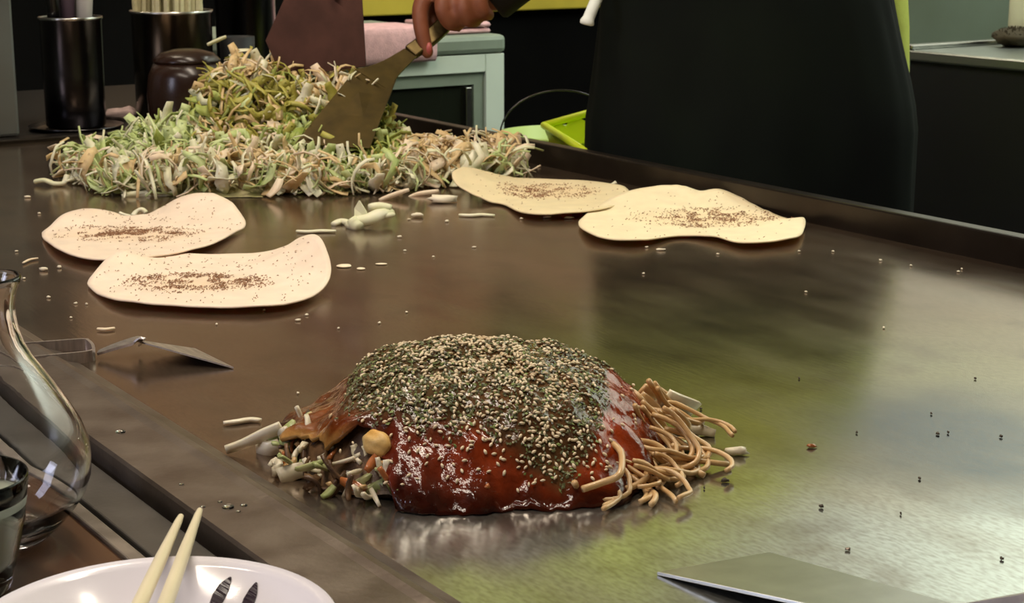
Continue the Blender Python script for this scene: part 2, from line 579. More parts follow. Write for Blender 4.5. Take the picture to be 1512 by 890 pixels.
# front lip: a low flat bar, its inner edge rounded down to the plate
lp = MB()
prof = [(0.296, -0.02), (0.296, 0.0045), (0.2975, 0.006), (0.330, 0.0062), (0.335, 0.0072), (0.339, 0.0066), (0.344, 0.003), (0.352, 0.0006), (0.352, -0.02)]
vs = [(x, y, z) for x in (X0 - 0.18, X1) for y, z in prof]
n = len(prof)
lp.add(vs, [(i, i + 1, n + i + 1, n + i) for i in range(n - 1)] + [tuple(range(n)), tuple(range(2 * n - 1, n - 1, -1))])
lp.build('front_lip', M['lip'], gr, smooth=False, origin=(-1.0, 0.7, -0.8))
rl = MB().box((X0 - 0.18, 1.100, -0.05), (X1, 1.116, 0.0255))
rl.build('back_rail', M['rail'], gr, smooth=False, bevel=0.002, origin=(-1.0, 0.7, -0.8))
MB().box((X0 - 0.03, 0.352, -0.02), (X0, 1.100, 0.006)).build('end_bar', M['rail'], gr, smooth=False, bevel=0.002, origin=(-1.0, 0.7, -0.8))
MB().box((X0 - 0.18, 0.30, -0.80), (X1, 1.112, -0.021)).build('griddle_body', M['counter_black'], gr, smooth=False, origin=(-1.0, 0.7, -0.8))
MB().box((X0 - 0.60, 0.352, -0.04), (X0 - 0.031, 1.099, 0.004)).build('end_shelf', mat('blackened_shelf_steel', (0.010, 0.010, 0.010), 0.4, spec=0.25), gr, smooth=False, origin=(-1.0, 0.7, -0.8))

# customer counter
ct = thing('counter', 'brown lacquered dining counter with pale edge trim along the griddle', 'counter', (-1.0, 0.0, -0.8))
o3 = (-1.0, 0.0, -0.8)
MB().box((-2.8, -0.12, -0.045), (0.6, 0.2555, -0.004)).build('worktop', M['worktop'], ct, smooth=False, bevel=0.002, origin=o3)
MB().box((-2.8, 0.2555, -0.045), (0.6, 0.2635, -0.0025)).build('edge_trim', M['trim'], ct, smooth=False, bevel=0.001, origin=o3)
MB().box((-2.8, 0.2665, -0.045), (0.6, 0.2915, -0.003)).build('metal_strip', M['strip'], ct, smooth=False, bevel=0.001, origin=o3)
MB().box((-2.8, 0.10, -0.80), (0.6, 0.2915, -0.046)).build('counter_front', M['counter_black'], ct, smooth=False, origin=o3)

# steel post at the far end of the griddle
p = G(32, 214, 0.004)
tag(MB().box((-2.40, 0.36, 0.0065), (-2.14, float(p[1]) + 0.02, 0.62)).build('steel_post', mat('grey_post_steel', (0.20, 0.22, 0.22), 0.45, 0.7, color2=(0.13, 0.12, 0.10), scale=3, bump=0.05, bscale=90), bevel=0.004, smooth=False),
    'grey steel post standing at the far end of the griddle beside the utensil canister', 'post')

# ------------------------------------------------------------------ far shelf: canisters, chopsticks, pot
def on_line(px, x, z):
    """the point of the line x = const at height z that is seen in picture column px"""
    k = np.linspace(20, 330, 1600)
    return min((G(px, y, z) for y in k), key=lambda q: abs(q[0] - x))


def canister(name, label, px, py, r, h, m, group=None, z0=0.0045, back=0.0):
    c = on_line(px, X0 - 0.034 - r * 1.03 - back, z0)
    t = thing(name, label, 'canister', c, group)
    k = r
    prof = [(k * 0.90, 0.0), (k * 0.97, 0.002), (k * 0.985, h * 0.5), (k, h - 0.003), (k * 1.03, h - 0.001), (k * 1.03, h + 0.001), (k * 0.97, h), (k * 0.95, h - 0.004), (k * 0.94, 0.006), (0.0, 0.004)]
    MB().lathe(prof, c, 48).build('body', m, t)
    MB().lathe([(k * 1.0, h - 0.002), (k * 1.035, h - 0.001), (k * 1.035, h + 0.0022), (k * 0.99, h + 0.0022)], c, 48, closed=True).build('rim', M['steel'], t)
    return t, c


t1, c1 = canister('utensil_canister', 'dark steel canister holding utensils next to the steel post', 113, 192, 0.040, 0.142, M['steel_dark'])
tag(MB().lathe([(0.0, 0.0), (0.052, 0.0), (0.062, 0.004), (0.062, 0.0055), (0.05, 0.0025), (0.0, 0.0025)], (c1[0], c1[1], 0.0042), 48).build('canister_saucer', M['steel_dark']),
    'shallow dark saucer under the utensil canister', 'saucer')
for o in t1.children:
    o.location.z += 0.003
for dx, dy, r, h, m, lab in ((-0.017, 0.004, 0.011, 0.20, 'mauve', 'dull mauve utensil handle in the steel canister, middle one'),
                             (-0.002, -0.022, 0.010, 0.19, 'steel_dark', 'dark rounded utensil handle in the steel canister, beside the post'),
                             (0.002, 0.020, 0.011, 0.19, 'handle_white', 'greyish white utensil handle in the steel canister')):
    b = np.array([c1[0] + dx * 0.5, c1[1] + dy * 0.5, 0.016])
    tp = np.array([c1[0] + dx * 1.2, c1[1] + dy * 1.1, 0.016 + h])
    u = thing('utensil', lab, 'utensil', b, 'utensils in the steel canister')
    mid = b + (tp - b) * 0.62
    MB().tube([b, mid], [0.004, 0.004], 8).build('shaft', M['steel'], u)
    MB().tube([mid, b + (tp - b) * 0.66, b + (tp - b) * 0.85, tp, tp + (0, 0, 0.004)], [r * 0.6, r * 0.9, r, r * 0.9, r * 0.4], 12).build('grip', M[m], u)

t2, c2 = canister('chopstick_canister', 'tall brownish steel canister packed with pale chopsticks', 260, 196, 0.0545, 0.148, mat('brownish_canister_steel', (0.10, 0.085, 0.065), 0.25, 1.0, var=0.3, scale=8))
stick_me = MB().add([(-.0032, -.0026, 0), (.0032, -.0026, 0), (.0032, .0026, 0), (-.0032, .0026, 0), (-.0026, -.0022, .215), (.0026, -.0022, .215), (.0026, .0022, .215), (-.0026, .0022, .215)],
                    [(3, 2, 1, 0), (4, 5, 6, 7), (0, 1, 5, 4), (1, 2, 6, 5), (2, 3, 7, 6), (3, 0, 4, 7)]).mesh('chopstick', M['chopstick_new'], smooth=False)
rs = random.Random(3)
cnt = 0
spots = []
while len(spots) < 52:
    a, r = rs.uniform(0, 2 * PI), 0.046 * math.sqrt(rs.random())
    q = (r * math.cos(a), r * math.sin(a))
    if all((q[0] - s[0]) ** 2 + (q[1] - s[1]) ** 2 > 0.0060 ** 2 for s in spots) or rs.random() < 0.004:
        spots.append(q)
for x, y in spots:
    o = bpy.data.objects.new('chopstick', stick_me)
    COL.objects.link(o)
    o.location = (c2[0] + x * 0.98, c2[1] + y * 0.98, 0.012 + rs.uniform(0, 0.004))
    o.rotation_euler = (-y * 1.1, x * 1.1, rs.uniform(0, PI))
    tag(o, 'pale wooden chopstick bundled upright in the brownish canister', 'chopstick', 'chopsticks in the canister')

t3, c3 = canister('dark_canister', 'smaller dark canister with bright rim behind the tossed cabbage', 367, 188, 0.044, 0.160, M['steel_dark'], back=0.11)
# small black cup in front of it
cc = on_line(354, X0 - 0.072, 0.0045)
MBc = MB().lathe([(0.020, 0.0), (0.023, 0.06), (0.0245, 0.112), (0.0232, 0.112), (0.021, 0.06), (0.0, 0.05)], cc, 40)
tag(MBc.build('black_cup', M['black'], origin=tuple(cc)), 'plain black cup in front of the smaller dark canister', 'cup')

# brown sauce pot
pc = G(281, 212, 0.0)
pc = np.array([pc[0], pc[1], 0.0003])
pt = thing('sauce_pot', 'glossy dark brown rounded sauce pot behind the cabbage heap', 'pot', pc)
MB().lathe([(0.036, 0.0), (0.043, 0.004), (0.049, 0.03), (0.051, 0.062), (0.048, 0.086), (0.041, 0.102)], pc, 56).build('body', M['pot'], pt)
MB().lathe([(0.0415, 0.1025), (0.042, 0.105), (0.034, 0.113), (0.016, 0.118), (0.0, 0.119)], pc, 48).build('lid', M['pot'], pt)

# crumpled greyish cloth on the shelf
cl = G(180, 178, 0.004)
cl[0] = min(cl[0], X0 - 0.05)
b = MB().ball((cl[0], cl[1], 0.0125), (0.016, 0.026, 0.009), 16, 9, wob=0.5, seed=3.0)
tag(b.build('crumpled_cloth', M['cloth_grey'], origin=(cl[0], cl[1], 0.004)), 'small crumpled greyish pink cloth between the two canisters', 'cloth')

# ------------------------------------------------------------------ cabinet beyond the rail
YR = 1.552
XF = -2.363
cb = thing('glass_cabinet', 'white framed low cabinet with dark glass door behind the griddle', 'cabinet', (XF - 0.2, 1.3, -0.8))
o3 = (XF - 0.2, 1.3, -0.8)
ZT = 0.088
MB().box((XF - 0.45, 0.95 + 0.18, -0.8), (XF - 0.02, YR - 0.002, ZT - 0.031)).build('body', M['grey_enamel'], cb, smooth=False, origin=o3)
MB().box((XF - 0.45, 0.95 + 0.18, ZT - 0.030), (XF + 0.004, YR + 0.002, ZT)).build('worktop', M['grey_enamel'], cb, smooth=False, bevel=0.008, origin=o3)
MB().box((XF - 0.019, YR - 0.036, -0.8), (XF, YR, ZT - 0.031)).build('corner_post', M['white_enamel'], cb, smooth=False, bevel=0.001, origin=o3)
MB().box((XF - 0.019, 1.13, ZT - 0.060), (XF, YR - 0.037, ZT - 0.031)).build('top_rail', M['white_enamel'], cb, smooth=False, bevel=0.001, origin=o3)
dr = MB()
dr.box((XF - 0.018, 1.13, ZT - 0.080), (XF - 0.006, YR - 0.037, ZT - 0.061))
dr.box((XF - 0.018, YR - 0.056, -0.75), (XF - 0.006, YR - 0.037, ZT - 0.080))
d_ = dr.build('door', M['grey_enamel'], cb, smooth=False, origin=o3)
g_ = MB().box((XF - 0.017, 1.13, -0.75), (XF - 0.011, YR - 0.056, ZT - 0.080)).build('glass_pane', M['dark_glass'], cb, smooth=False, origin=o3)
g_.parent = d_
hd = MB().box((XF - 0.011, YR - 0.074, -0.30), (XF - 0.001, YR - 0.063, ZT - 0.084)).build('handle', M['steel'], cb, smooth=False, bevel=0.001, origin=o3)
hd.parent = d_


def folded_cloth(name, label, lo, hi, layers, m):
    t = thing(name, label, 'towel', ((lo[0] + hi[0]) / 2, (lo[1] + hi[1]) / 2, lo[2]))
    hz = (hi[2] - lo[2]) / layers
    for k in range(layers):
        z0, z1 = lo[2] + k * hz, lo[2] + (k + 1) * hz
        mb = MB()
        nx, ny = 5, 16
        ring = 10
        vs, fs = [], []
        for i in range(ny + 1):
            y = lo[1] + (hi[1] - lo[1]) * i / ny
            for j in range(ring):
                a = 2 * PI * j / ring
                cx, sx = math.cos(a), math.sin(a)
                e = 0.35
                x = (lo[0] + hi[0]) / 2 + (hi[0] - lo[0]) / 2 * math.copysign(abs(cx) ** e, cx) * (1 + 0.05 * nz(y * 20, k * 3, 0))
                z = (z0 + z1) / 2 + (z1 - z0) / 2 * math.copysign(abs(sx) ** 0.7, sx) * (0.98 if i in (0, ny) else 1.0)
                z += 0.002 * nz(x * 30, y * 30, k * 2.0) * (k + 0.3)
                vs.append((x, y, z))
        for i in range(ny):
            for j in range(ring):
                j2 = (j + 1) % ring
                fs.append((i * ring + j, i * ring + j2, (i + 1) * ring + j2, (i + 1) * ring + j))
        fs.append(tuple(range(ring - 1, -1, -1)))
        fs.append(tuple(ny * ring + j for j in range(ring)))
        mb.add(vs, fs)
        mb.build('fold', m, t)
    return t


tw = folded_cloth('folded_towel', 'thick folded pink towel on the cabinet top beside the wrist', (XF - 0.14, 1.17, ZT + 0.0002), (XF + 0.004, 1.412, ZT + 0.019), 1, M['cloth_pink'])
lo_, hi_ = (XF + 0.0055, 1.17, ZT - 0.036), (XF + 0.0185, 1.412, ZT + 0.020)
mb = MB()
vs, fs = [], []
for i in range(19):
    y = lo_[1] + (hi_[1] - lo_[1]) * i / 18
    for j in range(12):
        a = 2 * PI * j / 12
        x = (lo_[0] + hi_[0]) / 2 + (hi_[0] - lo_[0]) / 2 * math.cos(a) + 0.002 * nz(y * 25, math.sin(a), 2)
        z = (lo_[2] + hi_[2]) / 2 + (hi_[2] - lo_[2]) / 2 * math.copysign(abs(math.sin(a)) ** 0.8, math.sin(a)) + (0.006 * (1.412 - y) / 0.24 if math.sin(a) < 0 else 0) * -1
        vs.append((x, y, z))
for i in range(18):
    for j in range(12):
        fs.append((i * 12 + j, i * 12 + (j + 1) % 12, (i + 1) * 12 + (j + 1) % 12, (i + 1) * 12 + j))
fs += [tuple(range(11, -1, -1)), tuple(18 * 12 + j for j in range(12))]
mb.add(vs, fs).build('front_fold', M['cloth_pink'], tw)
folded_cloth('folded_towel', 'thin folded pink cloth at the cabinet corner', (XF - 0.16, 1.455, ZT - 0.0005), (XF - 0.03, 1.545, ZT + 0.020), 2, M['cloth_pink'])

# dark low bench under basket and bucket
tag(MB().box((-2.34, 1.14, -0.80), (-1.66, 1.60, -0.135)).build('low_bench', M['counter_black'], smooth=False, bevel=0.004), 'low black bench behind the griddle rail under the lime basket', 'bench')

# lime basket with round holes
A, B_, C_ = G(803, 184, 0.012), at(874, 158, 2.27), G(868, 225, 0.012)
e1 = nrm(C_ - A)
e2 = nrm((B_ - A) - e1 * ((B_ - A) @ e1))
e3 = nrm(np.cross(e1, e2))
e3 = e3 if e3[2] > 0 else -e3
bo = A - e3 * 0.012
L1, L2 = 0.26, 0.19
bk = thing('plastic_basket', 'bright lime plastic basket with round holes beside the black apron', 'basket', bo + e1 * L1 / 2 + e2 * L2 / 2 - e3 * 0.134)


def bpt(u, v, z, inset=0.0):
    f = 0.018 * (1 - (z + 0.134) / 0.146)
    f = max(f, 0) + inset
    uu = min(max(u, 0), 1) * (L1 - 2 * f) + f
    vv = min(max(v, 0), 1) * (L2 - 2 * f) + f
    return bo + e1 * uu + e2 * vv + e3 * z


# walls with real holes: ring of small faces round each hole
def holed_wall(p00, p10, p01, p11, nu, nv, th):
    mb = MB()
    nrmv = nrm(np.cross(p10 - p00, p01 - p00))

    def P(u, v, s):
        return (p00 * (1 - u) * (1 - v) + p10 * u * (1 - v) + p01 * (1 - u) * v + p11 * u * v) + nrmv * s
    for i in range(nu):
        for j in range(nv):
            cu, cv = (i + 0.5) / nu, (j + 0.5) / nv
            hole = 0 < j < nv - 1 and 0 < i < nu - 1
            K = 12
            outer, inner = [], []
            for k in range(K):
                a = 2 * PI * k / K
                c, s = math.cos(a), math.sin(a)
                q = max(abs(c), abs(s))
                outer.append((cu + 0.5 / nu * c / q, cv + 0.5 / nv * s / q))
                inner.append((cu + 0.33 / nu * c, cv + 0.33 / nv * s))
            if hole:
                for s in (th, 0.0):
                    vs = [P(u, v, s) for u, v in outer + inner]
                    mb.add(vs, [(k, (k + 1) % K, K + (k + 1) % K, K + k) if s else (k, K + k, K + (k + 1) % K, (k + 1) % K) for k in range(K)])
                vs = [P(u, v, 0.0) for u, v in inner] + [P(u, v, th) for u, v in inner]
                mb.add(vs, [(k, (k + 1) % K, K + (k + 1) % K, K + k) for k in range(K)])
            else:
                for s in (th, 0.0):
                    mb.add([P(u, v, s) for u, v in outer], [tuple(range(K))])
    return mb


cs = [(0, 0), (1, 0), (1, 1), (0, 1)]
for k in range(4):
    (u0, v0), (u1, v1) = cs[k], cs[(k + 1) % 4]
    nn = 9 if k % 2 == 0 else 7
    holed_wall(bpt(u0, v0, -0.132), bpt(u1, v1, -0.132), bpt(u0, v0, 0.008), bpt(u1, v1, 0.008), nn, 5, 0.0018).build('side', M['lime'], bk, smooth=False)
MB().hexa([bpt(u, v, -0.134) for u, v in cs], [bpt(u, v, -0.131) for u, v in cs]).build('base', M['lime'], bk, smooth=False)
rm = MB()
rp = [bo + e1 * (u * L1) + e2 * (v * L2) + e3 * 0.011 for u, v in cs]
for k in range(4):
    rm.tube([rp[k], rp[(k + 1) % 4]], 0.0048, 10)
    rm.ball(rp[k], 0.0048, 8, 6)
rm.build('rim', M['lime'], bk)

# pale green bucket with wire handle
bc = G(787, 205, 0.0)
bc = np.array([bc[0] - 0.10, bc[1] + 0.115, -0.1345])
bu = thing('bucket', 'pale green round bucket with thin wire handle left of the lime basket', 'bucket', bc)
MB().lathe([(0.0, 0.0), (0.070, 0.0), (0.083, 0.118), (0.088, 0.118), (0.088, 0.124), (0.081, 0.125), (0.068, 0.004), (0.0, 0.004)], bc, 48).build('tub', M['green_pale'], bu)
hp = [bc + np.array([0, 0, 0.12]) + R3 * (0.084 * math.cos(a)) + Z3 * (0.062 * math.sin(a)) for a in np.linspace(0, PI, 20)]
MB().tube(hp, 0.0013, 6).build('wire_handle', M['steel_dark'], bu)

# ------------------------------------------------------------------ black counter with steel top on the right
sk = thing('sink_counter', 'black fronted counter with grey steel top behind the chef', 'counter', (-0.8, 2.25, -0.8))
o3 = (-0.8, 2.25, -0.8)
MB().box((-1.752, 1.860, -0.8), (0.3, 2.74, 0.074)).build('body', M['counter_black'], sk, smooth=False, origin=o3)
tp = MB().box((-1.760, 1.852, 0.074), (0.3, 2.745, 0.090))
tp.build('steel_top', mat('grey_worktop_steel', (0.33, 0.36, 0.33), 0.3, 0.9, var=0.15, scale=8), sk, smooth=False, bevel=0.003, origin=o3)
MB().box((-1.760, 1.852, 0.090), (-1.742, 2.745, 0.097)).build('raised_edge', M['steel'], sk, smooth=False, bevel=0.002, origin=o3)
q = on_line(1497, -1.700, 0.091)
b = MB().ball((q[0], q[1], 0.104), (0.030, 0.030, 0.013), 20, 10, wob=0.5, seed=1.3)
for k in range(160):
    a, th = random.uniform(0, 2 * PI), random.uniform(0.1, 1.4)
    d = np.array([math.cos(a) * math.sin(th), math.sin(a) * math.sin(th), math.cos(th)])
    s = np.array([q[0], q[1], 0.103]) + d * (0.027, 0.027, 0.011)
    b.tube([s, s + d * 0.007], [0.0012, 0.0006], 3)
tag(b.build('scouring_brush', M['brush'], origin=(q[0], q[1], 0.09)), 'dark brown bristly scouring brush on the steel counter top', 'brush')
q = on_line(1476, -1.705, 0.0905) + np.array([0, 0.06, 0])
jb = thing('bottle', 'pale plastic bottle behind the dark scouring brush', 'bottle', (q[0], q[1], 0.0905))
MB().lathe([(0.0, 0.0), (0.026, 0.0), (0.029, 0.004), (0.029, 0.10), (0.024, 0.118), (0.011, 0.13), (0.011, 0.14)], (q[0], q[1], 0.0905), 36).build('body', M['jar_pale'], jb)
MB().lathe([(0.0125, 0.14), (0.0125, 0.158), (0.0, 0.159)], (q[0], q[1], 0.0905), 24).build('cap', M['cloth_grey'], jb)

# ------------------------------------------------------------------ carafe, glass, plate, chopsticks on the counter
ZC = -0.004
base = G(2, 797, ZC)
s_ = FPX / depth_of(base)
cprof = [(812, 62), (806, 72), (795, 84), (780, 99), (762, 114), (742, 127), (720, 134), (695, 136), (668, 134), (640, 124), (612, 108), (588, 93), (562, 76), (540, 61), (520, 51), (500, 45), (480, 42), (462, 42), (446, 45), (434, 50), (426, 54)]
outer = [(r / s_, (812 - y) / s_ / 0.985) for y, r in cprof]
th = 0.0022
inner = []
for i, (r, z) in enumerate(outer):
    t_ = th * (1.0 if i > 3 else 1.6)
    inner.append((max(r - t_, 0.004), z + (0.007 if i == 0 else 0.004 if i < 4 else 0)))
prof = [(0.0, 0.0)] + outer + [(outer[-1][0] - 0.0004, outer[-1][1] + 0.0014), (inner[-1][0] + 0.0003, outer[-1][1] + 0.0014)] + inner[::-1] + [(0.0, inner[0][1])]
cf = MB().lathe(prof, (base[0], base[1], ZC + 0.0005), 72).build('sake_carafe', M['glass'], origin=(base[0], base[1], ZC + 0.0005))
tag(cf, 'clear empty glass carafe with narrow neck standing on the brown counter', 'carafe')

gc = G(-68, 705, 0.049)
gc = np.array([gc[0], gc[1], ZC + 0.0005])
gt = thing('drinking_glass', 'small clear glass of pale drink in front of the carafe', 'glass', gc)
go = [(0.0, 0.0), (0.0185, 0.0), (0.0205, 0.002), (0.0245, 0.016), (0.0285, 0.034), (0.0310, 0.0525), (0.0306, 0.0534), (0.0298, 0.0530), (0.0268, 0.034), (0.0228, 0.016), (0.0190, 0.006), (0.0, 0.0055)]
MB().lathe(go, gc, 64).build('tumbler', M['glass'], gt)
MB().lathe([(0.0, 0.0058), (0.0189, 0.0063), (0.0226, 0.0162), (0.0266, 0.0335), (0.0283, 0.043), (0.0, 0.043)], gc, 64).build('drink', M['tea'], gt)

pcn = G(225, 925, 0.020)
pl = thing('plate', 'small lilac white plate with dark leaf motif in front', 'plate', (pcn[0], pcn[1], ZC))
RP = 275 / (FPX / depth_of(pcn))
po = [(0.0, 0.002), (RP * 0.45, 0.002), (RP * 0.47, 0.0), (RP * 0.52, 0.0), (RP * 0.55, 0.003), (RP * 0.8, 0.010), (RP * 0.985, 0.0232), (RP, 0.0240), (RP * 0.985, 0.0248), (RP * 0.93, 0.0218), (RP * 0.78, 0.0138), (RP * 0.6, 0.0078), (RP * 0.3, 0.0058), (0.0, 0.0055)]
MB().lathe(po, (pcn[0], pcn[1], ZC + 0.0003), 96).build('dish', M['plate'], pl)
up_prof = sorted([(r / RP, z) for r, z in po[7:]])


def plate_z(r):
    return ZC + 0.0003 + interp(r / RP, [a for a, _ in up_prof], [b for _, b in up_prof])


def on_plate(px, py):
    d = ray(px, py)
    k0, k1 = (0.05 - CAM_H) / d[2], (ZC - 0.002 - CAM_H) / d[2]
    for k in np.linspace(k0, k1, 900):
        g = CAM + d * k
        r = math.hypot(g[0] - pcn[0], g[1] - pcn[1])
        if r < RP and g[2] <= plate_z(r):
            return g
    return CAM + d * k1


for pts, wd in (([(341, 854), (331, 868), (322, 884), (311, 905)], [0.6, 4.2, 5.0, 3.0]), ([(379, 862), (374, 875), (367, 890), (356, 912)], [0.6, 3.6, 4.6, 3.0])):
    sp = spline([np.array(p) for p in pts], 8)
    ws = np.interp(np.linspace(0, 1, len(sp)), np.linspace(0, 1, len(wd)), wd)
    vs = []
    for (x, y), w in zip(sp, ws):
        for dz in (0.0002, 0.00075):
            for sx in (-1, 1):
                v = on_plate(x + sx * w * 1.6, y + sx * w * 0.9)
                vs.append(v + (0, 0, dz))
    fs = []
    n = len(sp)
    for i in range(n - 1):
        a, b = 4 * i, 4 * i + 4
        fs += [(a + 2, a + 3, b + 3, b + 2), (a, b, b + 1, a + 1), (a, a + 2, b + 2, b), (a + 1, b + 1, b + 3, a + 3)]
    fs += [(0, 1, 3, 2), (4 * n - 4, 4 * n - 2, 4 * n - 1, 4 * n - 3)]
    MB().add(vs, fs).build('leaf_motif', M['motif'], pl, smooth=False)['label'] = 'dark plum brush leaf'

zs = ZC + 0.0248 + 0.0036
for (tx, ty), (bx, by), lab in (((267, 762), (207, 890), 'cream chopstick resting on the plate rim, the one nearer the carafe'),
                                ((295, 753), (245, 890), 'cream chopstick resting on the plate rim, the one nearer the okonomiyaki')):
    a = G(tx, ty, zs)
    d = nrm(G(bx, by, zs) - a)
    L_ = 0.205
    st = MB().tube([a - d * 0.0006, a, a + d * 0.006, a + d * 0.05, a + d * 0.12, a + d * L_], [0.0008, 0.0013, 0.0017, 0.0027, 0.0033, 0.0036], 14)
    tag(st.build('chopstick', M['chopstick'], origin=tuple(a)), lab, 'chopstick', 'pair of chopsticks on the plate')

# water drops on the lip and strip
for i, (px, py, r) in enumerate(((178, 638, 0.0028), (337, 749, 0.0030), (360, 746, 0.0018), (352, 755, 0.0012), (300, 748, 0.0012), (325, 741, 0.0012), (268, 715, 0.0013))):
    q = G(px, py, 0.0063)
    o = MB().lathe([(r * 0.95, 0.0), (r, r * 0.12), (r * 0.85, r * 0.35), (r * 0.5, r * 0.52), (0.0, r * 0.58)], q, 20).build('water_drop', M['water'], origin=tuple(q))
    lab = 'clear water drop on the brown lip, beside the carafe' if i == 0 else 'clear water drop on the brown lip, past the chopstick tips'
    tag(o, lab, 'drop', 'water drops on the griddle lip')

# ------------------------------------------------------------------ small spatula lying by the lip
k1 = thing('small_spatula', 'small steel spatula lying across the griddle lip beside the carafe', 'spatula', G(140, 530, 0.006))
T1 = G(345, 543, 0.0008)
T2 = G(288, 515, 0.0008)
N1 = at(214, 507, depth_of(G(214, 538)))
N2 = at(193, 501, depth_of(G(193, 522)))
MB().plate([T1, T2, N2, N1], 0.0010).build('blade', M['kote'], k1, smooth=False)
hub = at(140, 522, depth_of(G(140, 529)))
midN = (N1 + N2) / 2
sd = nrm(N1 - N2)
MB().strap(spline([midN + (T1 + T2 - N1 - N2) / 2 * 0.06, midN + (0, 0, 0.0008), midN * 0.55 + hub * 0.45 + (0, 0, 0.001), hub + (midN - hub) * 0.08], 5), list(np.linspace(np.linalg.norm(N1 - N2) * 0.98, 0.007, 16)), 0.0018, sd).build('shaft', M['kote'], k1, smooth=False)
# bent strap handle: a flat loop of steel
hl = [(-20, 517, 560), (40, 514.5, 545), (118, 509, 522), (131, 511, 522), (138, 520, 528), (130, 527, 535), (60, 534, 556), (-10, 541, 574)]
hp = [at(px, py, depth_of(G(px, gy)) if False else depth_of(G(px, (py + 8)))) for px, py, gy in hl]
MB().strap(spline(hp, 6), 0.0085, 0.0020, (0, 0, 1)).build('handle', M['kote'], k1, smooth=False)

# large spatula corner at the bottom of the frame
k2 = thing('large_spatula', 'broad steel spatula lying on the griddle in front of the okonomiyaki', 'spatula', G(1100, 880, 0.0))
A1 = G(970, 846.5, 0.0008)
A2 = G(1136, 817, 0.0008)
dE = nrm(A2 - A1)
dB = nrm(G(1145, 892, 0.008) - A1)
A4 = A1 + dB * 0.125
A3 = A2 + dB * 0.125 - dE * 0.012
MB().plate([A1, A2, A3, A4 + dE * 0.012], 0.0016).build('blade', mat('bright_spatula_steel', (0.55, 0.56, 0.55), 0.32, 1.0, var=0.15, scale=50), k2, smooth=False, bevel=0.0003)
hm = (A3 + A4) / 2
MB().strap(spline([hm - dB * 0.01 + (0, 0, 0.001), hm + dB * 0.04 + (0, 0, 0.02), hm + dB * 0.08 + (0, 0, 0.032), hm + dB * 0.17 + (0, 0, 0.034)], 5), 0.018, 0.003, dE).build('handle', M['kote'], k2, smooth=False)

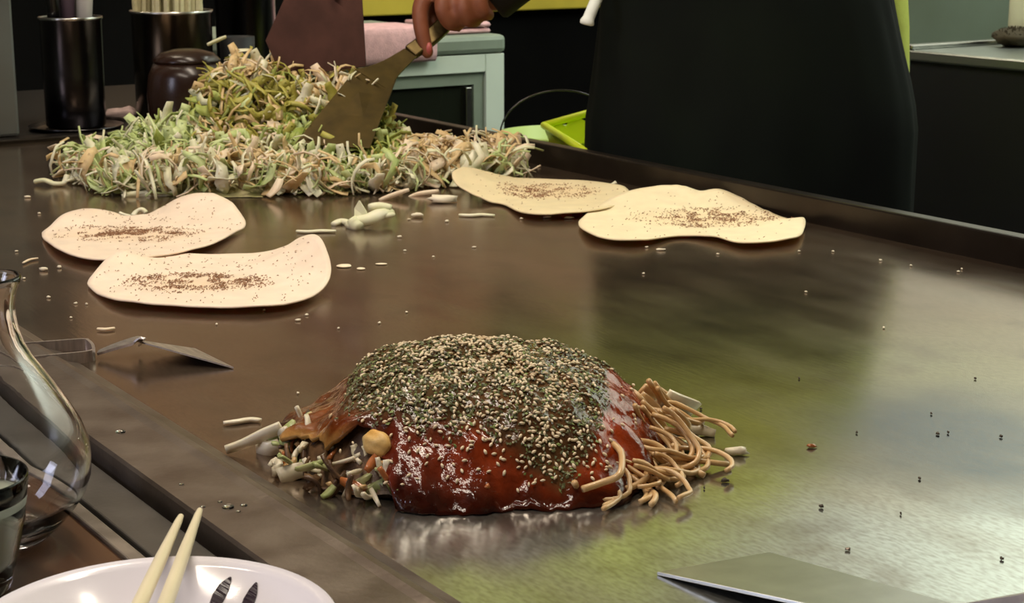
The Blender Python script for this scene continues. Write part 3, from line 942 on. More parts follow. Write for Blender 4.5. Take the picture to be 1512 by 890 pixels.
# ------------------------------------------------------------------ crepes
def crepe(name, label, center, outline, seed, powder, pow_n, cb=(0.86, 0.70, 0.50), curl=3.0):
    c = G(center[0], center[1], 0.0016)
    pts = [raised(*(p if len(p) == 3 else (p[0], p[1], p[1] + 9 if p[1] > center[1] + 8 else None))) for p in outline]
    ring = spline(pts, 8, closed=True)
    n = len(ring)
    t = thing(name, label, 'crepe', (c[0], c[1], 0.0), 'crepes cooking on the griddle')
    MR = 22

    def surf(i, f):
        e = ring[i % n]
        z = 0.0016 + max(e[2] - 0.0016, 0) * (f ** curl)
        x = c[0] + (e[0] - c[0]) * f
        y = c[1] + (e[1] - c[1]) * f
        z += 0.0005 * (nz(x * 40, y * 40, seed) + 1) * f + 0.0014 * max(0, nz(x * 16, y * 16, seed + 5)) * (1 if f > 0.3 else f / 0.3) * (1 - f ** 6)
        z += 0.0012 * max(0, nz(i * 0.22, seed, f * 1.5)) * f ** 5
        return np.array([x, y, z])
    mb = MB()
    vs, cols = [], []

    def color(pos, f):
        w = 0.5 + 0.5 * nz(pos[0] * 25, pos[1] * 25, seed + 2)
        base = np.array(cb)
        spot = np.array([0.78, 0.55, 0.32])
        g = powder_mask(pos)
        k = 0.12 * w + 0.55 * g * (0.5 + 0.5 * w)
        return tuple(base * (1 - k) + spot * k)
    pcx = G(powder[0], powder[1], 0.0)
    pa, pb = powder[2], powder[3]

    def powder_mask(pos):
        d = np.asarray(pos) - pcx
        u, v = d @ R3 / pa, d @ F3 / pb
        return max(0.0, 1 - math.hypot(u, v) ** 2)
    c0 = c + (0, 0, 0)
    top = [[surf(i, (r / MR)) for i in range(n)] for r in range(1, MR + 1)]
    vs = [np.array(c0)] + [p for row in top for p in row]
    cols = [color(c0, 0)] + [color(p, (r + 1) / MR) for r, row in enumerate(top) for p in row]
    fs = [(0, 1 + i, 1 + (i + 1) % n) for i in range(n)]
    for r in range(MR - 1):
        for i in range(n):
            a, b = 1 + r * n + i, 1 + r * n + (i + 1) % n
            fs.append((a, a + n, b + n, b))
    mb.add(vs, fs)
    mb.c = cols
    # make sure faces point up
    o = mb.build('pancake', M['crepe'], t, colors=True)
    if o.data.polygons[0].normal.z < 0:
        o.data.flip_normals()
    s = o.modifiers.new('thickness', 'SOLIDIFY')
    s.thickness, s.offset = 0.0013, 1.0
    # fish powder: small flakes lying on the pancake
    fl = MB()
    rr = random.Random(seed)
    k = 0
    tries = 0
    while k < pow_n and tries < pow_n * 60:
        tries += 1
        i, f, fr = rr.randrange(n), math.sqrt(rr.random()) * 0.96, rr.random()
        pos = surf(i, f) * (1 - fr) + surf(i + 1, f) * fr
        m_ = powder_mask(pos)
        dens = m_ ** 1.0 * (0.40 + 1.2 * nz(pos[0] * 75, pos[1] * 75, seed * 1.3))
        if rr.random() > max(dens, 0.007):
            continue
        k += 1
        a = rr.uniform(0, PI)
        l, w = rr.uniform(0.0003, 0.0014), rr.uniform(0.00015, 0.0004)
        d = np.array([math.cos(a), math.sin(a), rr.uniform(-0.2, 0.5)])
        s_ = np.array([-math.sin(a), math.cos(a), 0])
        p = pos + (0, 0, 0.0017)
        if pos[2] > 0.006:
            p = pos + (0, 0, 0.0020)
        fl.add([p - d * l - s_ * w, p + d * l - s_ * w, p + d * l + s_ * w, p - d * l + s_ * w, p + (0, 0, 0.0006)], [(0, 1, 4), (1, 2, 4), (2, 3, 4), (3, 0, 4), (3, 2, 1, 0)])
    f_ = fl.build('fish_powder', M['fish'], t, smooth=False)
    f_['kind'] = 'stuff'
    return t


crepe('crepe', 'front crepe with raised rolled end beside the small spatula', (310, 412),
      [(130, 425, 426), (170, 444), (250, 453), (370, 456), (440, 447), (478, 428, 437), (489, 404, 425), (485, 378, 413), (471, 350, 402), (446, 352, 391), (420, 366, 385), (380, 376, 380), (300, 378), (245, 377, 380), (208, 376, 385), (188, 371, 395), (165, 378, 405), (143, 400, 416)],
      11, (290, 424, 0.062, 0.042), 1500, cb=(0.90, 0.74, 0.60))
crepe('crepe', 'crepe with two curled up lobes behind the front one near the cabbage heap', (215, 350),
      [(62, 350, 353), (85, 369), (130, 384), (190, 384), (250, 377), (310, 363), (350, 343, 347), (363, 333, 340), (352, 312, 332), (335, 296, 327), (305, 287, 323), (270, 292, 320), (240, 308, 318), (215, 319), (185, 321), (165, 315, 324), (130, 310, 330), (95, 318, 338), (74, 336, 345)],
      12, (190, 352, 0.075, 0.040), 1500, cb=(0.88, 0.72, 0.58))
crepe('crepe', 'domed crepe with frilled far edge lying nearest the back rail', (1020, 328),
      [(854, 331, 336), (870, 347), (905, 355), (950, 356), (1000, 350, 353), (1050, 351, 357), (1095, 360), (1140, 358), (1178, 351), (1188, 338, 342), (1187, 325, 334), (1165, 326), (1133, 314, 319), (1115, 305, 313), (1090, 292, 307), (1062, 281, 303), (1035, 284, 301), (1010, 277, 300), (985, 276, 299), (940, 281, 301), (900, 296, 308), (872, 315, 320)],
      13, (1045, 328, 0.085, 0.052), 1300, cb=(0.86, 0.74, 0.50), curl=2.2)
crepe('crepe', 'crepe half lifted under the cabbage heap behind the domed one', (805, 292),
      [(745, 305, 306), (780, 317), (850, 316), (900, 308), (930, 295, 297), (922, 279, 284), (880, 270, 276), (830, 267, 273), (770, 265, 271), (738, 260, 274), (712, 254, 276), (686, 250, 280), (668, 256, 286), (672, 272, 293), (692, 285, 298), (716, 297, 302)],
      14, (810, 288, 0.060, 0.050), 900, cb=(0.78, 0.66, 0.42), curl=2.0)

# ------------------------------------------------------------------ okonomiyaki
OC = G(692, 665, 0.0)
ok = thing('okonomiyaki', 'sauced okonomiyaki mound with sesame, seaweed and noodles on the griddle', 'okonomiyaki', OC)
ZA = [-0.112, -0.104, -0.094, -0.072, -0.057, -0.034, -0.012, 0.022, 0.052, 0.070, 0.089, 0.100, 0.108]
ZZ = [0.008, 0.013, 0.020, 0.031, 0.0475, 0.0565, 0.0600, 0.0585, 0.0535, 0.0455, 0.0315, 0.019, 0.006]


def OKW(a, b, z):
    return OC + R3 * a + F3 * b + Z3 * z


def okB(a):
    u = min(abs(a) / 0.1085, 1.0)
    return 0.100 * (1 - u ** 2.8) ** (1 / 2.4) + 1e-5


def okz(a, b):
    q = abs(b) / okB(a)
    if q >= 1:
        return 0.0
    return interp(a, ZA, ZZ) * (1 - q ** 2.1) ** 0.90


def okdisp(a, b):
    p = 0.0045 * nz(a * 28, b * 28, 3.1) + 0.0034 * nz(a * 60, b * 60, 7.7) + 0.0018 * nz(a * 125, b * 125, 2.2)
    return p


def oktmax(th):
    """how far the omelette sheet comes down; short of the edge at the front-left, where the filling shows"""
    d = math.degrees(th) % 360
    v = interp(d, [0, 165, 180, 198, 210, 218, 228, 236, 243, 250, 256, 300, 330, 345, 360], [1, 1, 0.97, 0.88, 0.78, 0.81, 0.70, 0.74, 0.84, 0.94, 0.99, 1, 0.99, 0.99, 1])
    return v + 0.012 * math.sin(d * 0.43) + 0.01 * math.sin(d * 1.1)


def okpolar(th, t):
    # direction in the (a, b) plane out to the rim
    c, s = math.cos(th), math.sin(th)
    lo, hi = 0.0, 0.13
    for _ in range(24):
        m_ = (lo + hi) / 2
        if abs(m_ * c) < 0.1085 and abs(m_ * s) < okB(m_ * c):
            lo = m_
        else:
            hi = m_
    return c * lo * t, s * lo * t


def okpoint(a, b):
    z = okz(a, b)
    return OKW(a, b, z)


def oknormal(a, b):
    e = 0.002
    dza = (okz(a + e, b) - okz(a - e, b)) / (2 * e)
    dzb = (okz(a, b + e) - okz(a, b - e)) / (2 * e)
    v = nrm([-dza, -dzb, 1.0])
    return R3 * v[0] + F3 * v[1] + Z3 * v[2]


def nori_mask(a, b):
    z = okz(a, b)
    px = 692 + a * 2670
    zb = interp(px, [470, 520, 560, 600, 650, 700, 750, 790, 820, 845, 870, 890, 905], [0.055, 0.035, 0.033, 0.034, 0.033, 0.031, 0.024, 0.012, 0.008, 0.014, 0.026, 0.038, 0.055])
    if b > 0.02:
        zb = 0.035
    return max(0.0, min(1.0, (z - zb) / 0.008 + 0.3 + 0.9 * nz(a * 70, b * 70, 9)))


NT, MT = 168, 60
mb = MB()
vs, cols, fs = [], [], []
BRIGHT, DEEP, DARKB, OCHRE = np.array([0.33, 0.042, 0.006]), np.array([0.12, 0.014, 0.005]), np.array([0.035, 0.010, 0.012]), np.array([0.28, 0.095, 0.02])
for j in range(MT + 1):
    f = (j / MT)
    for i in range(NT):
        th_ = 2 * PI * i / NT
        tm = oktmax(th_)
        ff = f ** 0.72
        a, b = okpolar(th_, ff * tm * 0.9985)
        n_ = oknormal(a, b) if ff < 0.98 else nrm(R3 * math.cos(th_) + F3 * math.sin(th_))
        d = okdisp(a, b) * (1.0 if ff < 0.9 else 1.3)
        p = okpoint(a, b) + n_ * d
        if tm > 0.93 and j == MT:
            p[2] = 0.001
            p = p + (R3 * math.cos(th_) + F3 * math.sin(th_)) * (0.003 * nz(th_ * 5, 0, 1) + 0.001)
        p[2] = max(p[2], 0.001)
        vs.append(p)
        # sauce colour: brighter red-orange at the right front, deep in the middle, ochre omelette at the left end
        w1 = 0.5 + 0.5 * nz(a * 22, b * 22, 21)
        w2 = max(0.0, nz(a * 45 + 4, b * 45, 31))
        right = min(max((a - 0.0) / 0.05, 0), 1)
        left = min(max((-0.052 - a) / 0.02, 0), 1)
        c_ = DEEP * (1 - w1) + BRIGHT * w1
        c_ = c_ * (1 - right * 0.5) + BRIGHT * 1.15 * right * 0.5
        mid = math.exp(-((a + 0.035) / 0.028) ** 2) * (1 if b < 0 else 0)
        c_ = c_ * (1 - 0.85 * mid * w1) + DARKB * 0.85 * mid * w1
        c_ = c_ * (1 - left * 0.75) + OCHRE * (0.35 + 0.65 * w1) * left * 0.75
        edge = max(0.0, (ff - 0.93) / 0.07) * (left if tm < 0.93 else 0)
        c_ = c_ * (1 - edge) + np.array([0.50, 0.27, 0.08]) * edge
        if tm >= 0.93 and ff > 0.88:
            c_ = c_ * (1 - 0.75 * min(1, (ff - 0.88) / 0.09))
        m_ = nori_mask(a, b) * 0.75
        c_ = c_ * (1 - m_) + np.array([0.075, 0.065, 0.025]) * m_
        cols.append(tuple(c_))
for j in range(MT):
    for i in range(NT):
        i2 = (i + 1) % NT
        fs.append((j * NT + i, (j + 1) * NT + i, (j + 1) * NT + i2, j * NT + i2))
mb.add(vs, fs)
mb.c = cols
o = mb.build('sauced_omelette', M['sauce'], ok, colors=True)
s = o.modifiers.new('thickness', 'SOLIDIFY')
s.thickness, s.offset = 0.0022, -1.0

# filling core
mb = MB()
vs, fs = [], []
NC, MC = 72, 18
for j in range(MC + 1):
    for i in range(NC):
        th_ = 2 * PI * i / NC
        f = (j / MC) ** 0.75 * 0.84
        a, b = okpolar(th_, f)
        z = (okz(a, b) - 0.006) * (1 if j < MC else 0) + 0.006 * nz(a * 70, b * 70, 1)
        vs.append(OKW(a, b, max(z, 0.0008)))
for j in range(MC):
    for i in range(NC):
        i2 = (i + 1) % NC
        fs.append((j * NC + i, (j + 1) * NC + i, (j + 1) * NC + i2, j * NC + i2))
fs.append(tuple(MC * NC + i for i in range(NC)))
mb.add(vs, fs)
mb.build('filling', M['filling'], ok)

# seaweed flakes
ro = random.Random(5)
fl = [MB(), MB()]
k = 0
while k < 5600:
    a, b = ro.uniform(-0.08, 0.085), ro.uniform(-0.098, 0.075)
    if okz(a, b) < 0.008 or ro.random() > nori_mask(a, b):
        continue
    k += 1
    n_ = oknormal(a, b)
    p = okpoint(a, b) + n_ * (okdisp(a, b) + ro.uniform(0.0002, 0.0010))
    t1_ = nrm(np.cross(n_, (ro.uniform(-1, 1), ro.uniform(-1, 1), ro.uniform(-1, 1))))
    t2_ = np.cross(n_, t1_)
    t1_ = nrm(t1_ + n_ * ro.uniform(-0.6, 0.6))
    l, w = ro.uniform(0.0006, 0.0018), ro.uniform(0.0004, 0.0010)
    fl[1 if ro.random() < 0.16 else 0].add([p - t1_ * l, p - t2_ * w, p + t1_ * l * 0.9, p + t2_ * w * 1.1, p + n_ * 0.0005 * ro.random()], [(0, 1, 4), (1, 2, 4), (2, 3, 4), (3, 0, 4)])
for mb, m_ in zip(fl, ('nori', 'nori_bright')):
    o = mb.build('seaweed_flakes', M[m_], ok, smooth=False)
    o['kind'] = 'stuff'

# sesame seeds: the 300 that show largest as parts, the rest joined
seeds = []
while len(seeds) < 1250:
    a, b = ro.uniform(-0.085, 0.092), ro.uniform(-0.099, 0.07)
    z = okz(a, b)
    if z < 0.010:
        continue
    px = 692 + a * 2670
    d = 1.0 * math.exp(-((a - 0.008) / 0.038) ** 2) * math.exp(-((b + 0.022) / 0.045) ** 2)
    d += 0.55 * math.exp(-((a - 0.045) / 0.020) ** 2) * math.exp(-((b + 0.065) / 0.030) ** 2)
    d += 0.17 * nori_mask(a, b) + 0.03
    d *= 0.55 + 0.9 * max(0, nz(a * 50, b * 50, 40) + 0.35)
    if a < -0.06:
        d *= 0.25
    if ro.random() > d or any(abs(a - s[0]) < 0.0011 and abs(b - s[1]) < 0.0011 for s in seeds):
        continue
    seeds.append((a, b))
sm = MB().lathe([(0.0, -0.0017), (0.00058, -0.0013), (0.00095, -0.0002), (0.00088, 0.0007), (0.00045, 0.0015), (0.0, 0.0019)], (0, 0, 0), 7)
seed_me = sm.mesh('sesame_seed', M['seed'])
order = sorted(range(len(seeds)), key=lambda i: -okz(*seeds[i]) * 0 + okpoint(*seeds[i])[1] * 0 + seeds[i][1])
rest = MB()
for q, i in enumerate(order):
    a, b = seeds[i]
    n_ = oknormal(a, b)
    p = okpoint(a, b) + n_ * (okdisp(a, b) + 0.0007 + ro.uniform(0, 0.0005))
    d = nrm(np.cross(n_, (ro.uniform(-1, 1), ro.uniform(-1, 1), ro.uniform(-1, 1))))
    d = nrm(d + n_ * ro.uniform(-0.15, 0.35))
    sc_ = ro.uniform(0.62, 0.95)
    quat = Vector(d).to_track_quat('Z', 'Y')
    if q < 300:
        place(seed_me, 'sesame_seed', ok, p, quat.to_euler(), (sc_, sc_, sc_))
    else:
        mq = quat.to_matrix()
        rest.add([np.array(mq @ (Vector(v) * sc_)) + p for v in sm.v], sm.f)
o = rest.build('sesame_seeds', M['seed'], ok)
o['kind'] = 'stuff'

# noodles spilling from the right end
def wiggle(p0, ang, L_, curv, z0, z1, rr, n=9):
    pts = []
    a, b = p0
    h = ang
    for i in range(n):
        f = i / (n - 1)
        z = z0 * (1 - f) ** 1.5 + z1 * (1 - (1 - f) ** 1.5) + 0.0025 * math.sin(f * 7 + rr.random() * 0.4 + ang * 3) * (1 - f)
        pts.append(OKW(a, b, max(z, 0.0017)))
        st = L_ / (n - 1)
        a += math.cos(h) * st
        b += math.sin(h) * st
        h += curv / (n - 1) + rr.uniform(-0.38, 0.38)
    return pts


rn = random.Random(21)
for k in range(68):
    if k < 40:                                       # front bundle
        p0 = (rn.uniform(0.055, 0.100), rn.uniform(-0.072, -0.030))
        ang, z0 = rn.uniform(-0.7, 0.35), rn.uniform(0.004, 0.021)
    else:
        p0 = (rn.uniform(0.086, 0.110), rn.uniform(-0.035, 0.040))
        ang, z0 = rn.uniform(-0.5, 1.0), rn.uniform(0.004, 0.034)
    pts = wiggle(p0, ang, rn.uniform(0.030, 0.056), rn.choice((-1, 1)) * rn.uniform(1.2, 4.6), z0, rn.uniform(0.0016, 0.007), rn)
    MB().tube(spline(pts, 2), rn.uniform(0.0012, 0.00165), 6).build('noodle', M['noodle'], ok)
for pl_, r, m_ in (([(930, 668, 0.010), (985, 672, 0.012), (1030, 680, 0.006), (1079, 686, 0.0018)], 0.0016, 'noodle'),
                   ([(935, 650, 0.018), (965, 655, 0.016), (985, 668, 0.012), (1010, 685, 0.006), (1040, 702, 0.0018)], 0.0017, 'noodle'),
                   ([(860, 722, 0.010), (890, 712, 0.012), (915, 700, 0.016), (918, 670, 0.020), (905, 655, 0.022)], 0.0018, 'noodle'),
                   ([(905, 716, 0.004), (925, 719, 0.0018), (940, 712, 0.002), (936, 702, 0.006), (915, 696, 0.010), (890, 692, 0.012)], 0.0016, 'noodle'),
                   ([(848, 712, 0.012), (853, 725, 0.006), (849, 742, 0.0018)], 0.0017, 'noodle'),
                   ([(785, 725, 0.006), (790, 735, 0.004), (801, 742, 0.0016)], 0.0014, 'noodle'),
                   ([(690, 741, 0.0016), (708, 738, 0.003), (722, 726, 0.008), (718, 716, 0.012)], 0.0015, 'noodle_sauced'),
                   ([(560, 690, 0.020), (575, 712, 0.012), (590, 728, 0.004), (606, 735, 0.0016)], 0.0015, 'noodle_sauced'),
                   ([(905, 565, 0.030), (930, 575, 0.028), (948, 590, 0.024), (960, 612, 0.014)], 0.0017, 'noodle')):
    pts = []
    for px, py, z in pl_:
        pts.append(G(px, py, z))
    MB().tube(spline(pts, 4), r, 7).build('noodle', M[m_], ok)


def strip_mesh(L_, w, t, curv, twist, seg=6, rr=random, flare=0.0, wave=0.0):
    """a bent, twisted ribbon centred on the origin"""
    pts, h, pit = [], 0.0, 0.0
    x = y = z = 0.0
    for i in range(seg + 1):
        pts.append((x, y, z))
        st = L_ / seg
        x += math.cos(h) * st
        z += math.sin(h) * st
        y += wave * st * math.sin(i * 1.9)
        h += curv / seg
    P = np.array(pts)
    P -= P.mean(axis=0)
    vs, fs = [], []
    for i in range(seg + 1):
        tg = nrm(P[min(i + 1, seg)] - P[max(i - 1, 0)])
        a = twist * (i / seg - 0.5)
        side = nrm(np.array([0, 1, 0]) - tg * tg[1])
        up = np.cross(tg, side)
        sd_ = side * math.cos(a) + up * math.sin(a)
        u2 = np.cross(tg, sd_)
        ww = w * (0.55 + 0.45 * math.sin(PI * min(max(i / seg, 0.08), 0.92))) * (1 + flare * (i / seg - 0.5))
        for s1, s2 in ((-1, -1), (1, -1), (1, 1), (-1, 1)):
            vs.append(P[i] + sd_ * s1 * ww / 2 + u2 * s2 * t / 2)
    for i in range(seg):
        for k in range(4):
            k2 = (k + 1) % 4
            fs.append((i * 4 + k, i * 4 + k2, i * 4 + 4 + k2, i * 4 + 4 + k))
    fs += [(3, 2, 1, 0), tuple(seg * 4 + k for k in range(4))]
    return vs, fs


# cabbage and egg showing at the open left end, upper right flakes
rc = random.Random(8)
for pl_, w0, w1, m_ in (([(333, 664, 0.003), (360, 655, 0.006), (390, 641, 0.012), (416, 631, 0.016)], 0.0036, 0.0058, 'stem'),
                        ([(412, 705, 0.002), (432, 697, 0.004), (452, 692, 0.005), (468, 688, 0.006)], 0.0078, 0.0052, 'stem'),
                        ([(380, 660, 0.003), (396, 662, 0.004), (414, 658, 0.006)], 0.006, 0.007, 'stem'),
                        ([(424, 627, 0.017), (430, 645, 0.012), (436, 662, 0.007), (432, 676, 0.003)], 0.008, 0.008, 'leaf'),
                        ([(416, 632, 0.016), (422, 650, 0.010), (428, 668, 0.004)], 0.006, 0.006, 'stem'),
                        ([(466, 668, 0.012), (478, 682, 0.009), (488, 700, 0.004)], 0.0055, 0.0048, 'stem'),
                        ([(486, 670, 0.012), (478, 686, 0.008), (470, 700, 0.004)], 0.0045, 0.0045, 'stem'),
                        ([(502, 676, 0.012), (516, 690, 0.010), (524, 700, 0.006)], 0.006, 0.004, 'stem'),
                        ([(540, 682, 0.014), (528, 698, 0.010), (516, 716, 0.004), (510, 728, 0.002)], 0.0080, 0.0058, 'stem'),
                        ([(560, 700, 0.010), (546, 710, 0.008), (530, 722, 0.004)], 0.0085, 0.007, 'leaf'),
                        ([(575, 715, 0.008), (558, 722, 0.005), (540, 730, 0.003)], 0.007, 0.006, 'leaf'),
                        ([(400, 690, 0.002), (408, 682, 0.005), (412, 690, 0.006), (404, 697, 0.003)], 0.004, 0.004, 'stem'),
                        ([(980, 590, 0.016), (1000, 598, 0.012), (1024, 606, 0.004)], 0.012, 0.010, 'stem'),
                        ([(1000, 620, 0.006), (1025, 632, 0.004), (1056, 640, 0.002)], 0.006, 0.0035, 'stem'),
                        ([(945, 578, 0.022), (968, 582, 0.018), (990, 598, 0.010)], 0.009, 0.008, 'noodle'),
                        ([(940, 590, 0.022), (962, 605, 0.016), (975, 625, 0.008)], 0.010, 0.007, 'noodle'),
                        ([(965, 645, 0.010), (995, 655, 0.006), (1020, 661, 0.002)], 0.008, 0.005, 'leaf')):
    pts = [G(px, py, z) for px, py, z in pl_]
    sp = spline(pts, 3)
    MB().strap(sp, list(np.linspace(w0 * 1.25, w1 * 1.25, len(sp))), 0.0024, R3 * 0.4 + Z3 * 0.8 + F3 * rc.uniform(-0.5, 0.5)).build('cabbage_piece', M[m_], ok)
for k in range(120):
    th_ = math.radians(rc.uniform(176, 252))
    a, b = okpolar(th_, rc.uniform(0.70, 0.93))
    vs, fs = strip_mesh(rc.uniform(0.008, 0.018), rc.uniform(0.002, 0.0055), 0.0016, rc.uniform(-2, 2), rc.uniform(-1, 1))
    q = OKW(a, b, rc.uniform(0.003, max(0.006, min(0.020, okz(a, b) - 0.001))))
    o = MB().add(vs, fs).build('cabbage_piece', M[rc.choice(('stem', 'stem', 'noodle', 'leaf', 'filling', 'noodle_sauced'))], ok, origin=(0, 0, 0))
    o.location = tuple(q - OC)
    o.rotation_euler = (rc.uniform(0, 6), rc.uniform(0, 6), rc.uniform(0, 6))
q = G(556, 657, 0.026) + F3 * 0.003
MB().ball(q, (0.0098, 0.0060, 0.0068), 28, 18, wob=0.16, seed=5.2).build('egg_yolk', M['yolk'], ok)['label'] = 'orange lump of fried egg yolk'

# ------------------------------------------------------------------ cabbage heap
HC = G(430, 255, 0.0)
hp_ = thing('cabbage_heap', 'tall heap of shredded cabbage being tossed on the griddle', 'cabbage', HC)


def heap_z(a, b):
    def g(a0, b0, ra, rb, h, p=2.6):
        return h * math.exp(-(abs((a - a0) / ra) ** p + abs((b - b0) / rb) ** p))
    z = g(-0.04, -0.035, 0.135, 0.100, 0.044, 3)
    z = max(z, g(-0.055, -0.11, 0.085, 0.070, 0.028, 2.4))
    z = max(z, g(0.06, -0.08, 0.07, 0.060, 0.026, 2.4))
    z = max(z, g(-0.135, -0.01, 0.060, 0.075, 0.046, 2.4))
    z = max(z, g(-0.19, -0.03, 0.045, 0.045, 0.022, 2.2))
    z = max(z, g(0.100, -0.02, 0.070, 0.08, 0.030, 2.4))
    z = max(z, g(0.17, -0.015, 0.075, 0.060, 0.024, 2.2))
    z = max(z, g(-0.052, 0.02, 0.052, 0.075, 0.116, 3.4))
    z = max(z, g(-0.02, 0.03, 0.075, 0.070, 0.100, 3.0))
    z = max(z, g(0.045, 0.045, 0.055, 0.06, 0.104, 3.0))
    z += 0.010 * nz(a * 24, b * 24, 8) * min(1.0, z / 0.03)
    return z


def HW(a, b, z):
    return HC + R3 * a + F3 * b + Z3 * z


# inner mass, a lumpy body that the shreds lie on
mb = MB()
na, nb = 70, 40
vs, fs = [], []
for i in range(na + 1):
    for j in range(nb + 1):
        a, b = -0.27 + 0.54 * i / na, -0.17 + 0.31 * j / nb
        z = heap_z(a, b)
        z = z * 0.90 + 0.006 * nz(a * 60, b * 60, 3) * min(1, z / 0.02) - 0.014
        vs.append(HW(a, b, z))
for i in range(na):
    for j in range(nb):
        k = i * (nb + 1) + j
        if max(vs[k][2], vs[k + 1][2], vs[k + nb + 1][2], vs[k + nb + 2][2]) > -0.001:
            fs.append((k, k + nb + 1, k + nb + 2, k + 1))
vs = [np.array([v[0], v[1], max(v[2], 0.0006)]) for v in vs]
mb.add(vs, fs)
o = mb.build('packed_shreds', mat('packed_cabbage', (0.36, 0.34, 0.13), 0.6, color2=(0.50, 0.44, 0.24), scale=60, bump=0.8, bscale=120), hp_)
o['kind'] = 'stuff'

rh = random.Random(17)
variants = []
for k in range(26):
    L_ = rh.uniform(0.026, 0.070)
    wd_ = rh.uniform(0.0026, 0.0050) if k % 3 else rh.uniform(0.007, 0.014)
    variants.append(strip_mesh(L_, wd_, rh.uniform(0.0006, 0.0013), rh.choice((-1, 1)) * rh.uniform(0.4, 3.4), rh.uniform(-2.4, 2.4), 6, rh, rh.uniform(-0.5, 0.5), rh.uniform(0, 0.7)))
meshes = {}


def shred_kind(a, b, z):
    r = rh.random()
    top = z > 0.065
    w = nz(a * 14, b * 14, z * 20 + 3)
    if top:
        if a < 0.01 and z < 0.10:
            opts = (('olive', 3.2), ('tan', 1.5), ('white', .8), ('green', .8), ('pale', .5))
        else:
            opts = (('tan', 2.4), ('white', 1.8), ('olive', .7), ('blush', .8))
    elif (b < -0.085 and a < 0.05) or b < -0.11 or z < 0.010:
        opts = (('white', 2.2), ('blush', 1.2), ('pale', 1.4), ('tan', 1.1))
    elif a < -0.09:
        opts = (('pale', 4.0), ('white', 1.4), ('green', 1.2)) if w > -0.15 else (('white', 2), ('pale', 2.0))
    elif a > 0.12:
        opts = (('tan', 3), ('blush', 1.6), ('white', .8), ('pale', .4))
    else:
        opts = (('green', 3.2), ('olive', 1.6), ('pale', 1.0), ('tan', .3)) if a > -0.005 else (('tan', 2.0), ('olive', 1.6), ('pale', 1.0), ('blush', 1.0), ('green', .5))
    tot = sum(x for _, x in opts)
    r *= tot
    for n_, x in opts:
        r -= x
        if r <= 0:
            return n_
    return opts[0][0]


items = []
tries = 0
while len(items) < 2600 and tries < 200000:
    tries += 1
    a, b = rh.uniform(-0.26, 0.26), rh.uniform(-0.165, 0.13)
    z = heap_z(a, b)
    if z < 0.0035:
        continue
    e = 0.004
    gx, gy = (heap_z(a + e, b) - heap_z(a - e, b)) / (2 * e), (heap_z(a, b + e) - heap_z(a, b - e)) / (2 * e)
    st = math.sqrt(1 + gx * gx + gy * gy)
    if rh.random() > min(1.0, st / 3.0) or (b > 0.05 and rh.random() > 0.35):
        continue
    zz = z * rh.uniform(0.90, 1.03) + rh.uniform(0, 0.003)
    n_ = nrm(R3 * -gx + F3 * -gy + Z3)
    items.append((a, b, max(zz, 0.003), n_))
# largest in the picture: nearest the viewer and on top of the pile
items.sort(key=lambda q: q[1] - q[2] * 0.4)
rest = {k: MB() for k in SHRED}
parts_n = 0
for idx, (a, b, z, n_) in enumerate(items):
    kd = shred_kind(a, b, z)
    vi = rh.randrange(len(variants))
    t_ = nrm(np.cross(n_, (rh.uniform(-1, 1), rh.uniform(-1, 1), rh.uniform(-1, 1))))
    spiky = rh.random() < 0.22 and z > 0.02
    lift = rh.uniform(0.35, 1.1) if spiky else rh.uniform(-0.12, 0.3)
    t_ = nrm(t_ + n_ * lift)
    up = nrm(n_ - t_ * (n_ @ t_) + np.array([rh.uniform(-.4, .4), rh.uniform(-.4, .4), 0]))
    sd_ = nrm(np.cross(up, t_))
    up = np.cross(t_, sd_)
    Mx = np.stack([t_, sd_, up], axis=1)
    p = HW(a, b, z) + n_ * (0.006 if spiky else 0.0015)
    sc_ = rh.uniform(0.75, 1.15)
    V = np.array(variants[vi][0]) @ Mx.T * sc_
    low = (V[:, 2] + p[2]).min()
    if low < 0.0008:
        p = p + (0, 0, 0.0008 - low)
    if idx < len(items) * 0.62 and parts_n < 296 and rh.random() < 0.17:
        key = (vi, kd)
        if key not in meshes:
            m_ = MB().add(*variants[vi])
            meshes[key] = m_.mesh('cabbage_shred', SHRED[kd])
        from mathutils import Matrix
        o = bpy.data.objects.new('cabbage_shred', meshes[key])
        COL.objects.link(o)
        o.parent = hp_
        o.matrix_local = Matrix.Translation(Vector(p - HC)) @ Matrix([list(r) for r in Mx]).to_4x4() @ Matrix.Scale(sc_, 4)
        parts_n += 1
    else:
        rest[kd].add(V + p, variants[vi][1])
for kd, m_ in rest.items():
    if m_.v:
        o = m_.build('shreds', SHRED[kd], hp_)
        o['kind'] = 'stuff'

